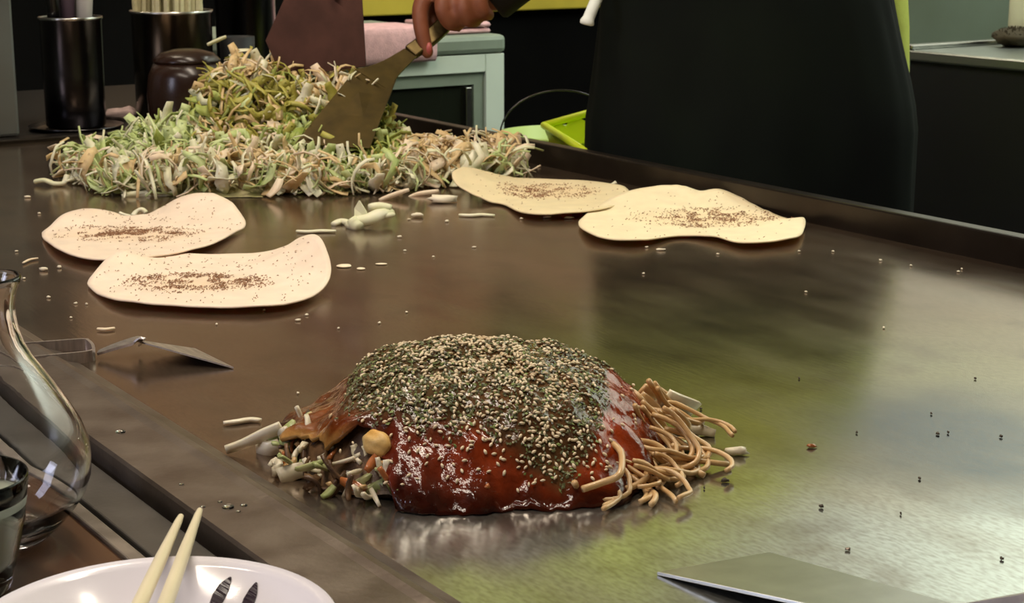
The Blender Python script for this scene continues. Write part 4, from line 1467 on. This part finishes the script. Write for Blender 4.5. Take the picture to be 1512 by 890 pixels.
# hand-placed shreds that stand out of the heap
for pl_, gy, w, kd in (([(165, 252), (163, 232), (170, 214), (182, 208), (190, 214)], 262, 0.0055, 'white'),
                       ([(172, 250), (180, 246), (190, 250)], 268, 0.005, 'white'),
                       ([(270, 182), (285, 174), (297, 180), (306, 190)], 258, 0.0045, 'pale'),
                       ([(404, 92), (402, 72), (404, 56)], 247, 0.0065, 'tan'),
                       ([(306, 66), (320, 60), (334, 54)], 250, 0.0040, 'white'),
                       ([(492, 52), (497, 70), (508, 92)], 250, 0.0040, 'olive'),
                       ([(338, 196), (352, 222), (366, 236), (352, 238)], 285, 0.0045, 'tan'),
                       ([(336, 236), (358, 244), (380, 238), (404, 228)], 286, 0.0045, 'tan'),
                       ([(180, 290), (200, 286), (235, 288), (262, 284)], 291, 0.006, 'white'),
                       ([(262, 262), (280, 248), (287, 226), (284, 206)], 284, 0.009, 'white'),
                       ([(128, 262), (160, 258), (200, 258), (228, 264)], 276, 0.005, 'white'),
                       ([(396, 290), (408, 278), (414, 264)], 296, 0.009, 'blush'),
                       ([(604, 292), (620, 286), (648, 282)], 290, 0.005, 'blush'),
                       ([(560, 296), (580, 288), (604, 280)], 296, 0.005, 'blush'),
                       ([(512, 188), (520, 178), (534, 172)], 262, 0.004, 'pale')):
    dd = depth_of(G(pl_[0][0], gy))
    pts = [at(px, py, dd + 0.004 * i) for i, (px, py) in enumerate(pl_)]
    sp = spline(pts, 4)
    n = len(sp)
    MB().strap(sp, [w * (0.6 + 0.4 * math.sin(PI * (0.1 + 0.8 * i / (n - 1)))) for i in range(n)], 0.0018, R3 * 0.7 + Z3 * 0.5 + F3 * 0.3).build('cabbage_shred', SHRED[kd], hp_)

# ------------------------------------------------------------------ chef's spatulas (held over the heap)
def held_spatula(name, label, corners, depths, handle, hdepths, m, mh):
    pts = [at(px, py, d) for (px, py), d in zip(corners, depths)]
    t = thing(name, label, 'spatula', pts[0])
    MB().plate(pts, 0.0016).build('blade', m, t, smooth=False, bevel=0.0003)
    hs = [at(px, py, d) for (px, py), d in zip(handle, hdepths)]
    up_, lo_ = (pts[-2] + pts[-1]) / 2, (pts[0] + pts[1]) / 2
    hub = up_
    across = pts[-1] - pts[-2]
    MB().strap(spline([hub + (lo_ - up_) * 0.08] + hs[:2], 4), [0.050, 0.044, 0.036, 0.030, 0.026, 0.023, 0.021, 0.019, 0.018], 0.0022, across).build('shaft', m, t, smooth=False)
    MB().strap(spline(hs[1:], 5), 0.019, 0.009, across).build('handle', mh, t, smooth=False, bevel=0.002)
    return t


held_spatula('chef_spatula', 'wide browned spatula blade thrust into the cabbage by the chef', [(436, 212), (546, 219), (585, 118), (524, 104)], [1.795, 1.800, 1.90, 1.90],
             [(580, 98), (606, 78), (640, 52), (672, 18), (700, -18)], [1.915, 1.935, 1.95, 1.96, 1.965], M['kote_brown'], M['kote_brown'])
held_spatula('chef_spatula', 'reddish brown spatula raised behind the tossed cabbage', [(392, 60), (416, 114), (541, 98), (534, -20), (430, -24)], [1.915, 1.915, 1.915, 1.915, 1.915],
             [(495, -24), (506, -50), (512, -90), (514, -130), (515, -165)], [1.930, 1.950, 1.96, 1.965, 1.965], M['kote_red'], M['steel'])

# ------------------------------------------------------------------ chef
PV = at(1106, 150, 1.94)
PV = np.array([PV[0], PV[1], 0.08])
LAT = nrm((0.80, 0.60, 0))                        # towards the right of the picture
FRT = nrm((0.60, -0.80, 0))                       # the way the hips face, towards the griddle
ch = thing('person', 'person in black waist apron and lime shirt, working the cabbage with two spatulas', 'person', (PV[0], PV[1], -0.80))

HL = at(682, -30, 1.965)                          # palm on the lower spatula
HR = at(515, -150, 1.97)                          # palm on the raised spatula
chest = PV + np.array([-0.21, -0.18, 0.355])
neckb = PV + np.array([-0.33, -0.28, 0.465])
head = neckb + np.array([-0.055, -0.055, 0.135])
shL = chest + LAT * 0.155 + np.array([-0.02, -0.02, 0.085])
shR = chest - LAT * 0.165 + np.array([-0.03, -0.02, 0.085])
wrL = at(730, -14, 1.985)
wrR = HR + np.array([-0.005, 0.045, 0.070])
elL = at(890, -150, 1.97)
elR = (shR + wrR) / 2 - LAT * 0.13 + np.array([-0.03, 0.05, -0.02])
hipL, hipR = PV + LAT * 0.085 + (0, 0, -0.04), PV - LAT * 0.085 + (0, 0, -0.04)
knL, knR = hipL + np.array([0.015, 0.0, -0.40]), hipR + np.array([-0.01, -0.0, -0.40])
anL, anR = knL + np.array([-0.005, 0.02, -0.37]), knR + np.array([0.0, 0.02, -0.37])

bd = MB()


def limb(mb, pts, rads, k=6, sides=14):
    sp = spline([np.asarray(p) for p in pts], k)
    rr_ = np.interp(np.linspace(0, 1, len(sp)), np.linspace(0, 1, len(rads)), rads)
    mb.tube(sp, list(rr_), sides)
    mb.ball(sp[0], rr_[0], 14, 9)
    mb.ball(sp[-1], rr_[-1], 14, 9)


def oval(mb, pts, ws, ds, lat):
    """elliptical trunk loft"""
    sp = spline(pts, 5)
    w = np.interp(np.linspace(0, 1, len(sp)), np.linspace(0, 1, len(ws)), ws)
    d = np.interp(np.linspace(0, 1, len(sp)), np.linspace(0, 1, len(ds)), ds)
    n, S = len(sp), 28
    vs, fs = [], []
    for i in range(n):
        tg = nrm(sp[min(i + 1, n - 1)] - sp[max(i - 1, 0)])
        l_ = nrm(np.asarray(lat) - tg * (tg @ np.asarray(lat)))
        f_ = np.cross(tg, l_)
        for k in range(S):
            a = 2 * PI * k / S
            vs.append(sp[i] + l_ * w[i] * math.cos(a) + f_ * d[i] * math.sin(a))
    for i in range(n - 1):
        for k in range(S):
            fs.append((i * S + k, i * S + (k + 1) % S, (i + 1) * S + (k + 1) % S, (i + 1) * S + k))
    fs += [tuple(range(S - 1, -1, -1)), tuple((n - 1) * S + k for k in range(S))]
    mb.add(vs, fs)


trunk = [PV + (0, 0, -0.10), PV + (0, 0, 0.02), PV + np.array([-0.035, -0.03, 0.19]), chest, chest + np.array([-0.06, -0.05, 0.06]), neckb]
oval(bd, trunk, [0.135, 0.155, 0.135, 0.155, 0.14, 0.055], [0.09, 0.105, 0.095, 0.105, 0.085, 0.05], LAT)
limb(bd, [neckb - (0, 0, 0.03), neckb + np.array([-0.02, -0.02, 0.05]), head - (0, 0, 0.03)], [0.058, 0.050, 0.050])
FD = nrm((-0.62, -0.62, -0.48))                   # where the face looks: down at the heap
HU = nrm(np.array([0, 0, 1.0]) - FD * FD[2])
HS = np.cross(HU, FD)


def HP(s, u, f):
    return head + HS * s + HU * u + FD * f


bd.ball(HP(0, 0.02, -0.008), (0.078, 0.086, 0.095), 24, 16)
for q, r in ((HP(0, -0.02, 0.03), 0.060), (HP(0, -0.055, 0.048), 0.038), (HP(0, -0.078, 0.052), 0.024), (HP(0, 0.03, 0.05), 0.050)):
    bd.ball(q, r, 18, 12)
bd.tube([HP(0, 0.012, 0.086), HP(0, -0.012, 0.098), HP(0, -0.026, 0.104)], [0.009, 0.012, 0.014], 12)
bd.ball(HP(0, -0.028, 0.098), 0.014, 12, 8)
for s in (-1, 1):
    bd.ball(HP(0.034 * s, 0.020, 0.080), 0.013, 12, 8)
    bd.ball(HP(0.076 * s, -0.008, -0.006), (0.014, 0.014, 0.027), 12, 8)
bd.tube([HP(-0.022, -0.050, 0.076), HP(0, -0.050, 0.087), HP(0.022, -0.050, 0.076)], [0.006, 0.010, 0.006], 10)
limb(bd, [shL, elL, wrL], [0.046, 0.040, 0.036, 0.038, 0.030, 0.024])
limb(bd, [shR, elR, wrR], [0.046, 0.040, 0.036, 0.038, 0.030, 0.024])
limb(bd, [hipL, knL, anL], [0.078, 0.068, 0.052, 0.050, 0.044, 0.036])
limb(bd, [hipR, knR, anR], [0.078, 0.068, 0.052, 0.050, 0.044, 0.036])
for an in (anL, anR):
    limb(bd, [an + (0, 0, -0.005), an + FRT * 0.05 + (0, 0, -0.018), an + FRT * 0.15 + (0, 0, -0.024)], [0.035, 0.032, 0.022])


def hand(mb, wrist, palm, fingers, thumb, depth0):
    """a palm and five chains of finger joints, given as px, py, depth"""
    kn = []
    for f in fingers + [thumb]:
        pts = [at(px, py, depth0 + d) for px, py, d in f[0]]
        limb(mb, pts, f[1], 4, 10)
        kn.append(pts)
    roots = [k[0] for k in kn[:-1]]
    for r in roots:
        limb(mb, [wrist, palm * 0.5 + (wrist + r) * 0.25, r], [0.017, 0.014, 0.0115], 4, 12)
    limb(mb, [wrist, (wrist + kn[-1][0]) / 2, kn[-1][0]], [0.016, 0.015, 0.013], 3, 12)
    return kn


knl = hand(bd, wrL, HL,
           [([(640, -26, -0.004), (622, 8, -0.010), (622, 42, -0.012), (631, 77, -0.010)], [0.0112, 0.0106, 0.0096, 0.0078]),
            ([(664, -24, -0.010), (653, 8, -0.022), (662, 32, -0.018), (676, 38, -0.004)], [0.0108, 0.0102, 0.0092, 0.0076]),
            ([(690, -24, -0.012), (683, 8, -0.024), (690, 28, -0.020), (702, 32, -0.004)], [0.0106, 0.0100, 0.0090, 0.0075]),
            ([(712, -28, -0.010), (708, -2, -0.018), (713, 16, -0.016), (721, 22, -0.004)], [0.0110, 0.0102, 0.0090, 0.0078])],
           ([(652, -40, 0.026), (636, -2, 0.026), (640, 34, 0.014)], [0.0135, 0.0120, 0.0090]), 1.95)
hand(bd, wrR, HR,
     [([(480, -152, -0.004), (478, -118, -0.016), (492, -92, -0.018), (512, -84, -0.010)], [0.0120, 0.0110, 0.0098, 0.0082]),
      ([(500, -156, -0.012), (494, -132, -0.024), (506, -112, -0.022), (524, -108, -0.010)], [0.0122, 0.0114, 0.0100, 0.0084]),
      ([(524, -160, -0.014), (516, -142, -0.026), (524, -124, -0.022), (540, -124, -0.008)], [0.0120, 0.0110, 0.0098, 0.0082]),
      ([(544, -166, -0.010), (538, -152, -0.020), (542, -138, -0.018), (554, -138, -0.006)], [0.0108, 0.0100, 0.0088, 0.0076])],
     ([(488, -170, 0.022), (494, -130, 0.022), (510, -100, 0.012)], [0.0130, 0.0118, 0.0090]), 1.965)
body = bd.build('body', M['skin'], ch)
r_ = body.modifiers.new('union', 'REMESH')
r_.mode, r_.voxel_size, r_.use_smooth_shade = 'VOXEL', 0.0036, True
s = body.modifiers.new('soften', 'SMOOTH')
s.factor, s.iterations = 0.5, 4
tipv = at(632, 72, 1.937)
MB().ball(tipv, (0.0065, 0.0045, 0.0080), 12, 8).build('fingernail', M['nail'], ch)
for sgn in (-1, 1):
    MB().ball(HP(0.034 * sgn, 0.016, 0.0885), 0.0065, 10, 8).build('eye', M['eye'], ch)
    MB().tube([HP(0.018 * sgn, 0.040, 0.094), HP(0.036 * sgn, 0.045, 0.088), HP(0.052 * sgn, 0.040, 0.074)], [0.003, 0.004, 0.002], 8).build('eyebrow', M['hair'], ch)
hr_ = MB()
vs, fs = [], []
for i in range(13):
    th_ = i / 12 * 1.75
    for k in range(32):
        ph = 2 * PI * k / 32
        d = np.array([math.sin(th_) * math.cos(ph), math.sin(th_) * math.sin(ph), math.cos(th_)])
        rr_ = 1.05 + 0.03 * nz(d[0] * 6, d[1] * 6, d[2] * 6)
        ax = HU * 0.9 - FD * 0.45
        ax = nrm(ax)
        bx = HS
        cx = np.cross(ax, bx)
        vs.append(HP(0, 0.025, -0.010) + (bx * d[0] * 0.083 + cx * d[1] * 0.096 + ax * d[2] * 0.094) * rr_)
for i in range(12):
    for k in range(32):
        fs.append((i * 32 + k, (i + 1) * 32 + k, (i + 1) * 32 + (k + 1) % 32, i * 32 + (k + 1) % 32))
hr_.add(vs, fs)
o = hr_.build('hair', M['hair'], ch)
s = o.modifiers.new('thickness', 'SOLIDIFY')
s.thickness = 0.006

shirt = MB()
oval(shirt, [PV + (0, 0, 0.10), PV + np.array([-0.028, -0.024, 0.20]), chest, chest + np.array([-0.06, -0.05, 0.058]), neckb + (0.01, 0.01, -0.01)], [0.165, 0.150, 0.172, 0.158, 0.066], [0.120, 0.110, 0.118, 0.098, 0.060], LAT)
for sh_, el_ in ((shL, elL), (shR, elR)):
    limb(shirt, [sh_, sh_ * 0.62 + el_ * 0.38, sh_ * 0.30 + el_ * 0.70], [0.060, 0.058, 0.054])
o = shirt.build('shirt', M['lime_cloth'], ch)
r_ = o.modifiers.new('union', 'REMESH')
r_.mode, r_.voxel_size, r_.use_smooth_shade = 'VOXEL', 0.008, True
s = o.modifiers.new('soften', 'SMOOTH')
s.factor, s.iterations = 0.5, 5

tr = MB()
oval(tr, [PV + (0, 0, -0.10), PV + (0, 0, 0.0), PV + (0, 0, 0.12)], [0.160, 0.168, 0.155], [0.112, 0.118, 0.108], LAT)
for a_, b_, c_ in ((hipL, knL, anL), (hipR, knR, anR)):
    limb(tr, [a_, b_, c_ + (0, 0, 0.03)], [0.092, 0.084, 0.070, 0.066, 0.062, 0.058])
o = tr.build('trousers', M['trousers'], ch)
r_ = o.modifiers.new('union', 'REMESH')
r_.mode, r_.voxel_size, r_.use_smooth_shade = 'VOXEL', 0.009, True

# waist apron: a hanging sheet round the front and sides with soft folds
ap = MB()
vs, fs = [], []
NA, NZ = 72, 26
for j in range(NZ + 1):
    f = j / NZ
    z = 0.225 - f * 0.66
    lean = max(0, z - 0.08) * np.array([-0.05, -0.06, 0]) + max(0, z - 0.20) * np.array([-0.17, -0.12, 0])
    for i in range(NA + 1):
        u = -1 + 2 * i / NA
        th_ = u * 1.95
        w = interp(z, [-0.45, -0.1, 0.05, 0.09, 0.13, 0.17, 0.20, 0.30], [0.194, 0.192, 0.189, 0.182, 0.174, 0.167, 0.162, 0.155])
        d = interp(z, [-0.45, -0.1, 0.10, 0.30], [0.150, 0.140, 0.130, 0.125])
        fold = 0.006 * math.sin(th_ * 7 + 2 * nz(th_ * 2, z * 3, 1)) * min(1, 0.25 + f * 1.2) + 0.004 * nz(th_ * 5, z * 7, 3)
        p = PV * (1, 1, 0) + lean + LAT * (math.sin(th_) * (w + fold)) + FRT * (math.cos(th_) * (d + fold)) + Z3 * z
        vs.append(p)
for j in range(NZ):
    for i in range(NA):
        k = j * (NA + 1) + i
        fs.append((k, k + 1, k + NA + 2, k + NA + 1))
ap.add(vs, fs)
o = ap.build('apron', M['apron'], ch)
s = o.modifiers.new('thickness', 'SOLIDIFY')
s.thickness = 0.0022
MB().tube(spline([at(884, -8, 1.86), at(876, 10, 1.845), at(868, 30, 1.84), at(866, 37, 1.84)], 5), [0.0065] * 10 + [0.0075, 0.008, 0.008, 0.0078, 0.007, 0.005], 10).build('apron_string', M['white_cord'], ch)

# loose lime shirt tail hanging at the hip
tv = []
pts = [(1314, -40, 46), (1320, 0, 42), (1327, 40, 32), (1332, 80, 22), (1336, 115, 14), (1338, 150, 9)]
mb = MB()
vs, fs = [], []
for (px, py, w) in pts:
    for s1, dd in ((-1, 0.0), (1, 0.0), (1, 0.006), (-1, 0.006)):
        vs.append(at(px + s1 * w / 2, py, 1.955 + dd + 0.006 * s1))
for i in range(len(pts) - 1):
    for k in range(4):
        fs.append((i * 4 + k, i * 4 + (k + 1) % 4, i * 4 + 4 + (k + 1) % 4, i * 4 + 4 + k))
fs += [(3, 2, 1, 0), tuple((len(pts) - 1) * 4 + k for k in range(4))]
mb.add(vs, fs).build('shirt_tail', M['lime_cloth'], ch)
MB().ball(at(1338, 196, 2.0), (0.004, 0.004, 0.008), 10, 8).build('apron_toggle', M['green_pale'], ch)

# black knit cuff at the wrist over the cabinet
cu = MB()
ax = nrm(elL - wrL)
cu.tube([wrL - ax * 0.012, wrL - ax * 0.008, wrL + ax * 0.03, wrL + ax * 0.09], [0.030, 0.034, 0.036, 0.040], 24, cap=True)
cu.build('black_cuff', M['cuff'], ch)
for an in (anL, anR):
    sh = MB()
    limb(sh, [an + FRT * -0.03 + (0, 0, -0.003), an + FRT * 0.06 + (0, 0, -0.008), an + FRT * 0.17 + (0, 0, -0.014)], [0.040, 0.040, 0.028])
    sh.v = [(x, y, max(z, -0.7995)) for x, y, z in sh.v]
    sh.build('shoe', M['black'], ch)

# ------------------------------------------------------------------ loose bits on the griddle
def bit(px, py, wpx, hpx, name, m, label, cat, group=None, seed=0.0, gz=0.0):
    """small irregular bit; wpx wide, hpx of visible height"""
    q = G(px, py, gz)
    s_ = depth_of(q) / FPX
    rx = wpx * s_ / 2 * (0.75 if m == 'char' else 1.0)
    rz = max(0.0007, min(hpx * s_ * 0.42, rx * 1.2))
    ry = max(rx * 0.45, 0.0012)
    b = MB().ball((0, 0, rz * 0.9), (rx, ry, rz), 9, 6, wob=0.75, seed=seed)
    b.v = [(x * AXR[0] + y * FW[0], x * AXR[1] + y * FW[1], max(z, 0.0002)) for x, y, z in b.v]
    o = b.build(name, M[m], origin=(0, 0, 0))
    o.location = (q[0], q[1], gz + 0.0002)
    return tag(o, label, cat, group)


def strand(pl_, gys, w, name, m, label, cat='cabbage'):
    pts = [raised(px, py, gy) if gy else G(px, py, 0.0016) for (px, py), gy in zip(pl_, gys)]
    sp = spline(pts, 4)
    n = len(sp)
    o = MB().tube([p - pts[0] for p in sp], [w * (0.6 + 0.4 * math.sin(PI * (0.06 + 0.88 * i / (n - 1)))) for i in range(n)], 8, flat=0.6, up=(0, 0, 1)).build(name, M[m] if m in M else SHRED[m], origin=(0, 0, 0))
    o.location = tuple(pts[0])
    return tag(o, label, cat)


strand([(330, 624), (350, 622), (370, 619), (385, 620)], [0] * 4, 0.0024, 'cabbage_strip', 'stem', 'pale cabbage strip lying loose just past the left tip of the okonomiyaki')
strand([(438, 341), (456, 342), (472, 341), (484, 341), (496, 341)], [0] * 5, 0.0028, 'bean_sprout', 'white', 'pale bean sprout lying just behind the raised end of the front crepe', 'sprout')
strand([(678, 317), (695, 318), (712, 317), (730, 318)], [0] * 4, 0.0028, 'cabbage_strip', 'white', 'thin pale cabbage strip in front of the lifted crepe')
strand([(144, 485), (156, 486), (169, 484)], [0] * 3, 0.0019, 'cabbage_strip', 'blush', 'short pinkish cabbage strip between front crepe and small spatula')
strand([(34, 388), (44, 383), (56, 381)], [0] * 3, 0.0014, 'cabbage_strip', 'blush', 'thin pinkish cabbage strip left of the two-lobed crepe')
# white lump with an upright leaf
q = G(535, 332)
lump = thing('cabbage_cluster', 'white cabbage cluster with upright tip, alone on the bare steel before the heap', 'cabbage', q)
for pl_, w in (([(492, 331, 331), (504, 327, 331), (516, 329, 333)], 0.0044), ([(514, 336, 338), (526, 328, 337), (545, 324, 336), (562, 316, 333), (577, 314, 330)], 0.0082),
               ([(518, 322, 338), (524, 330, 338), (532, 336, 339)], 0.0082), ([(545, 306, 332), (560, 305, 331), (578, 307, 331)], 0.0062), ([(560, 320, 334), (574, 318, 333), (581, 316, 332)], 0.004)):
    pts = [raised(*p) for p in pl_]
    sp = spline(pts, 4)
    n = len(sp)
    MB().tube(sp, [w * (0.7 + 0.3 * math.sin(PI * i / (n - 1))) for i in range(n)], 9, flat=0.7, up=(0, 0, 1)).build('cabbage_stem', SHRED['white'], lump)
pts = [raised(531, 296, 336), raised(524, 308, 336), raised(524, 324, 337), raised(544, 324, 336), raised(541, 312, 336)]
MB().plate(pts, 0.0022).build('upright_tip', SHRED['white'], lump, smooth=False)
# strands at the far left of the heap
lw = thing('cabbage_cluster', 'small white curl of cabbage trailing farthest left from the heap', 'cabbage', G(75, 272))
for pl_, w in (([(52, 268, 274), (66, 266, 275), (80, 271, 276), (94, 270, 275), (99, 259, 274)], 0.0035), ([(96, 268, 275), (110, 264, 274), (124, 260, 272)], 0.0022)):
    sp = spline([raised(*p) for p in pl_], 4)
    MB().tube(sp, w, 8, flat=0.7, up=(0, 0, 1)).build('cabbage_strand', SHRED['white'], lw)
lw = thing('cabbage_cluster', 'small white cabbage curls peeping behind the two-lobed crepe', 'cabbage', G(195, 322))
for pl_, w in (([(176, 314, 319), (184, 317, 319), (192, 319, 320)], 0.0022), ([(196, 319, 320), (202, 312, 319), (210, 309, 319), (216, 314, 319)], 0.0030)):
    sp = spline([raised(*p) for p in pl_], 4)
    MB().tube(sp, w, 8, flat=0.7, up=(0, 0, 1)).build('cabbage_strand', SHRED['white'], lw)
sp = spline([raised(900, 275, 277), raised(906, 272, 277), raised(910, 269, 277)], 3)
tag(MB().tube(sp, 0.0022, 7).build('cabbage_strip', SHRED['white'], origin=(0, 0, 0)), 'tiny pale cabbage tip between the lifted and the domed crepe', 'cabbage')

bit(508, 393, 24, 11, 'batter_drop', 'crepe_plain', 'larger oval batter drop beside the raised end of the front crepe', 'batter', seed=1) if False else None
M['batter'] = mat('cooked_batter', (0.88, 0.76, 0.58), 0.5)
for px, py, w, h, lab, sd_ in ((508, 394, 23, 10, 'larger oval batter drop beside the raised end of the front crepe', 1.0), (533, 398, 13, 7, 'smaller oval batter drop next to the larger one', 2.0), (563, 391, 18, 5, 'flat tan batter streak, the last of three in a row', 3.0)):
    q = G(px, py)
    s_ = depth_of(q) / FPX
    b = MB().ball((0, 0, 0.0006), (w * s_ / 2, w * s_ / 2 * (0.9 if sd_ < 3 else 0.5), h * s_ * 0.22), 16, 8, wob=0.15, seed=sd_)
    b.v = [(x * AXR[0] + y * FW[0], x * AXR[1] + y * FW[1], max(z, 0.0)) for x, y, z in b.v]
    o = b.build('batter_drop', M['batter'], origin=(0, 0, 0))
    o.location = (q[0], q[1], 0.0003)
    tag(o, lab, 'batter')
bit(1088, 672, 36, 16, 'cabbage_chip', 'stem', 'white cabbage chip lying just beyond the noodle ends', 'cabbage', seed=4)
bit(650, 299, 42, 14, 'cabbage_chip', 'crumb', 'pinkish cabbage bits at the front foot of the heap', 'cabbage', seed=5)
bit(617, 321, 20, 9, 'cabbage_chip', 'crumb', 'small white chip right of the white cabbage cluster', 'cabbage', seed=6)
bit(1198, 661, 16, 7, 'sauce_drop', 'blood', 'reddish brown sauce drop on the olive tinted steel', 'sauce', seed=7)
bit(1070, 712, 16, 7, 'charred_speck', 'char', 'elongated charred speck just below the noodle tips', 'speck', seed=8)
bit(1213, 750, 9, 7, 'charred_speck', 'char', 'dark charred speck on the pale steel, largest one alone there', 'speck', seed=9)
bit(1143, 848, 11, 5, 'charred_speck', 'char', 'dark charred speck above the broad spatula blade, larger of two', 'speck', seed=10)
bit(1128, 838, 5, 4, 'charred_speck', 'char', 'tiny charred dot above the broad spatula blade, smaller of two', 'speck', seed=11)
bit(1479, 827, 8, 4, 'charred_speck', 'char', 'brown speck on the pale steel far right of the broad spatula', 'speck', seed=12)
bit(1252, 813, 9, 5, 'charred_speck', 'lip', 'faint brownish speck on the pale steel between blade and far right speck', 'speck', seed=13)
bit(1077, 636, 7, 8, 'cabbage_chip', 'crumb', 'small pale upright crumb right of the okonomiyaki', 'crumb', seed=14)
for i, (px, py, w, h) in enumerate(((64, 400, 13, 7), (88, 396, 6, 5), (40, 292, 9, 4), (72, 440, 7, 4), (112, 449, 5, 3), (128, 450, 4, 3), (105, 470, 4, 3), (58, 316, 5, 3), (24, 372, 5, 3), (12, 405, 4, 3), (36, 412, 4, 3), (150, 402, 5, 3))):
    bit(px, py, w, h, 'crumb', 'crumb', 'tiny pale crumb on the dark griddle steel left of the crepes', 'crumb', 'crumbs left of the crepes', seed=20 + i)
for i, (px, py, w, h) in enumerate(((590, 351, 8, 4), (660, 328, 7, 4), (700, 366, 6, 3), (604, 325, 5, 3), (598, 371, 5, 3), (840, 323, 13, 4), (808, 322, 11, 4), (770, 324, 6, 3), (640, 380, 4, 2))):
    bit(px, py, w, h, 'crumb', 'crumb', 'tiny pale crumb on the brown steel between the front and the domed crepes', 'crumb', 'crumbs between the crepes', seed=40 + i)
for i, (px, py, w, h) in enumerate(((440, 474, 10, 4), (453, 466, 6, 3), (390, 459, 4, 3), (320, 480, 4, 2), (500, 486, 4, 2), (440, 582, 4, 3), (560, 478, 5, 2), (600, 462, 4, 2))):
    bit(px, py, w, h, 'crumb', 'crumb', 'tiny pale crumb on the brown steel between front crepe and okonomiyaki', 'crumb', 'crumbs before the front crepe', seed=60 + i)
for i, (px, py, w, h) in enumerate(((975, 370, 12, 4), (955, 366, 5, 3), (1180, 372, 4, 3), (950, 405, 4, 2), (1060, 376, 5, 2), (1230, 372, 4, 3), (1300, 385, 5, 3), (1345, 393, 4, 3), (1415, 402, 5, 3), (1305, 485, 4, 2), (1190, 432, 4, 2), (1420, 398, 3, 2))):
    bit(px, py, w, h, 'crumb', 'crumb', 'tiny pale crumb on the steel right of and before the domed crepe', 'crumb', 'crumbs around the domed crepe', seed=80 + i)
for i, (px, py, w, h) in enumerate(((740, 239, 10, 4), (756, 249, 8, 3), (770, 252, 12, 4), (778, 250, 7, 3), (730, 235, 6, 3), (795, 247, 5, 3), (752, 240, 6, 3))):
    bit(px, py, w, h, 'crumb', 'crumb', 'tiny pale crumb by the back rail beyond the lifted crepe', 'crumb', 'crumbs by the back rail', seed=100 + i)
for i, (px, py, w, h) in enumerate(((1035, 605, 5, 4), (1150, 862, 4, 3), (1180, 560, 4, 2), (1040, 722, 4, 3), (1400, 640, 4, 2), (1440, 560, 4, 2), (1330, 760, 4, 3), (1375, 612, 4, 2), (1265, 640, 4, 2), (1478, 646, 7, 3), (1385, 642, 8, 3), (1358, 708, 5, 3))):
    bit(px, py, w, h, 'charred_speck', 'char', 'tiny dark speck on the stained steel right of the noodles', 'speck', 'specks right of the noodles', seed=120 + i)
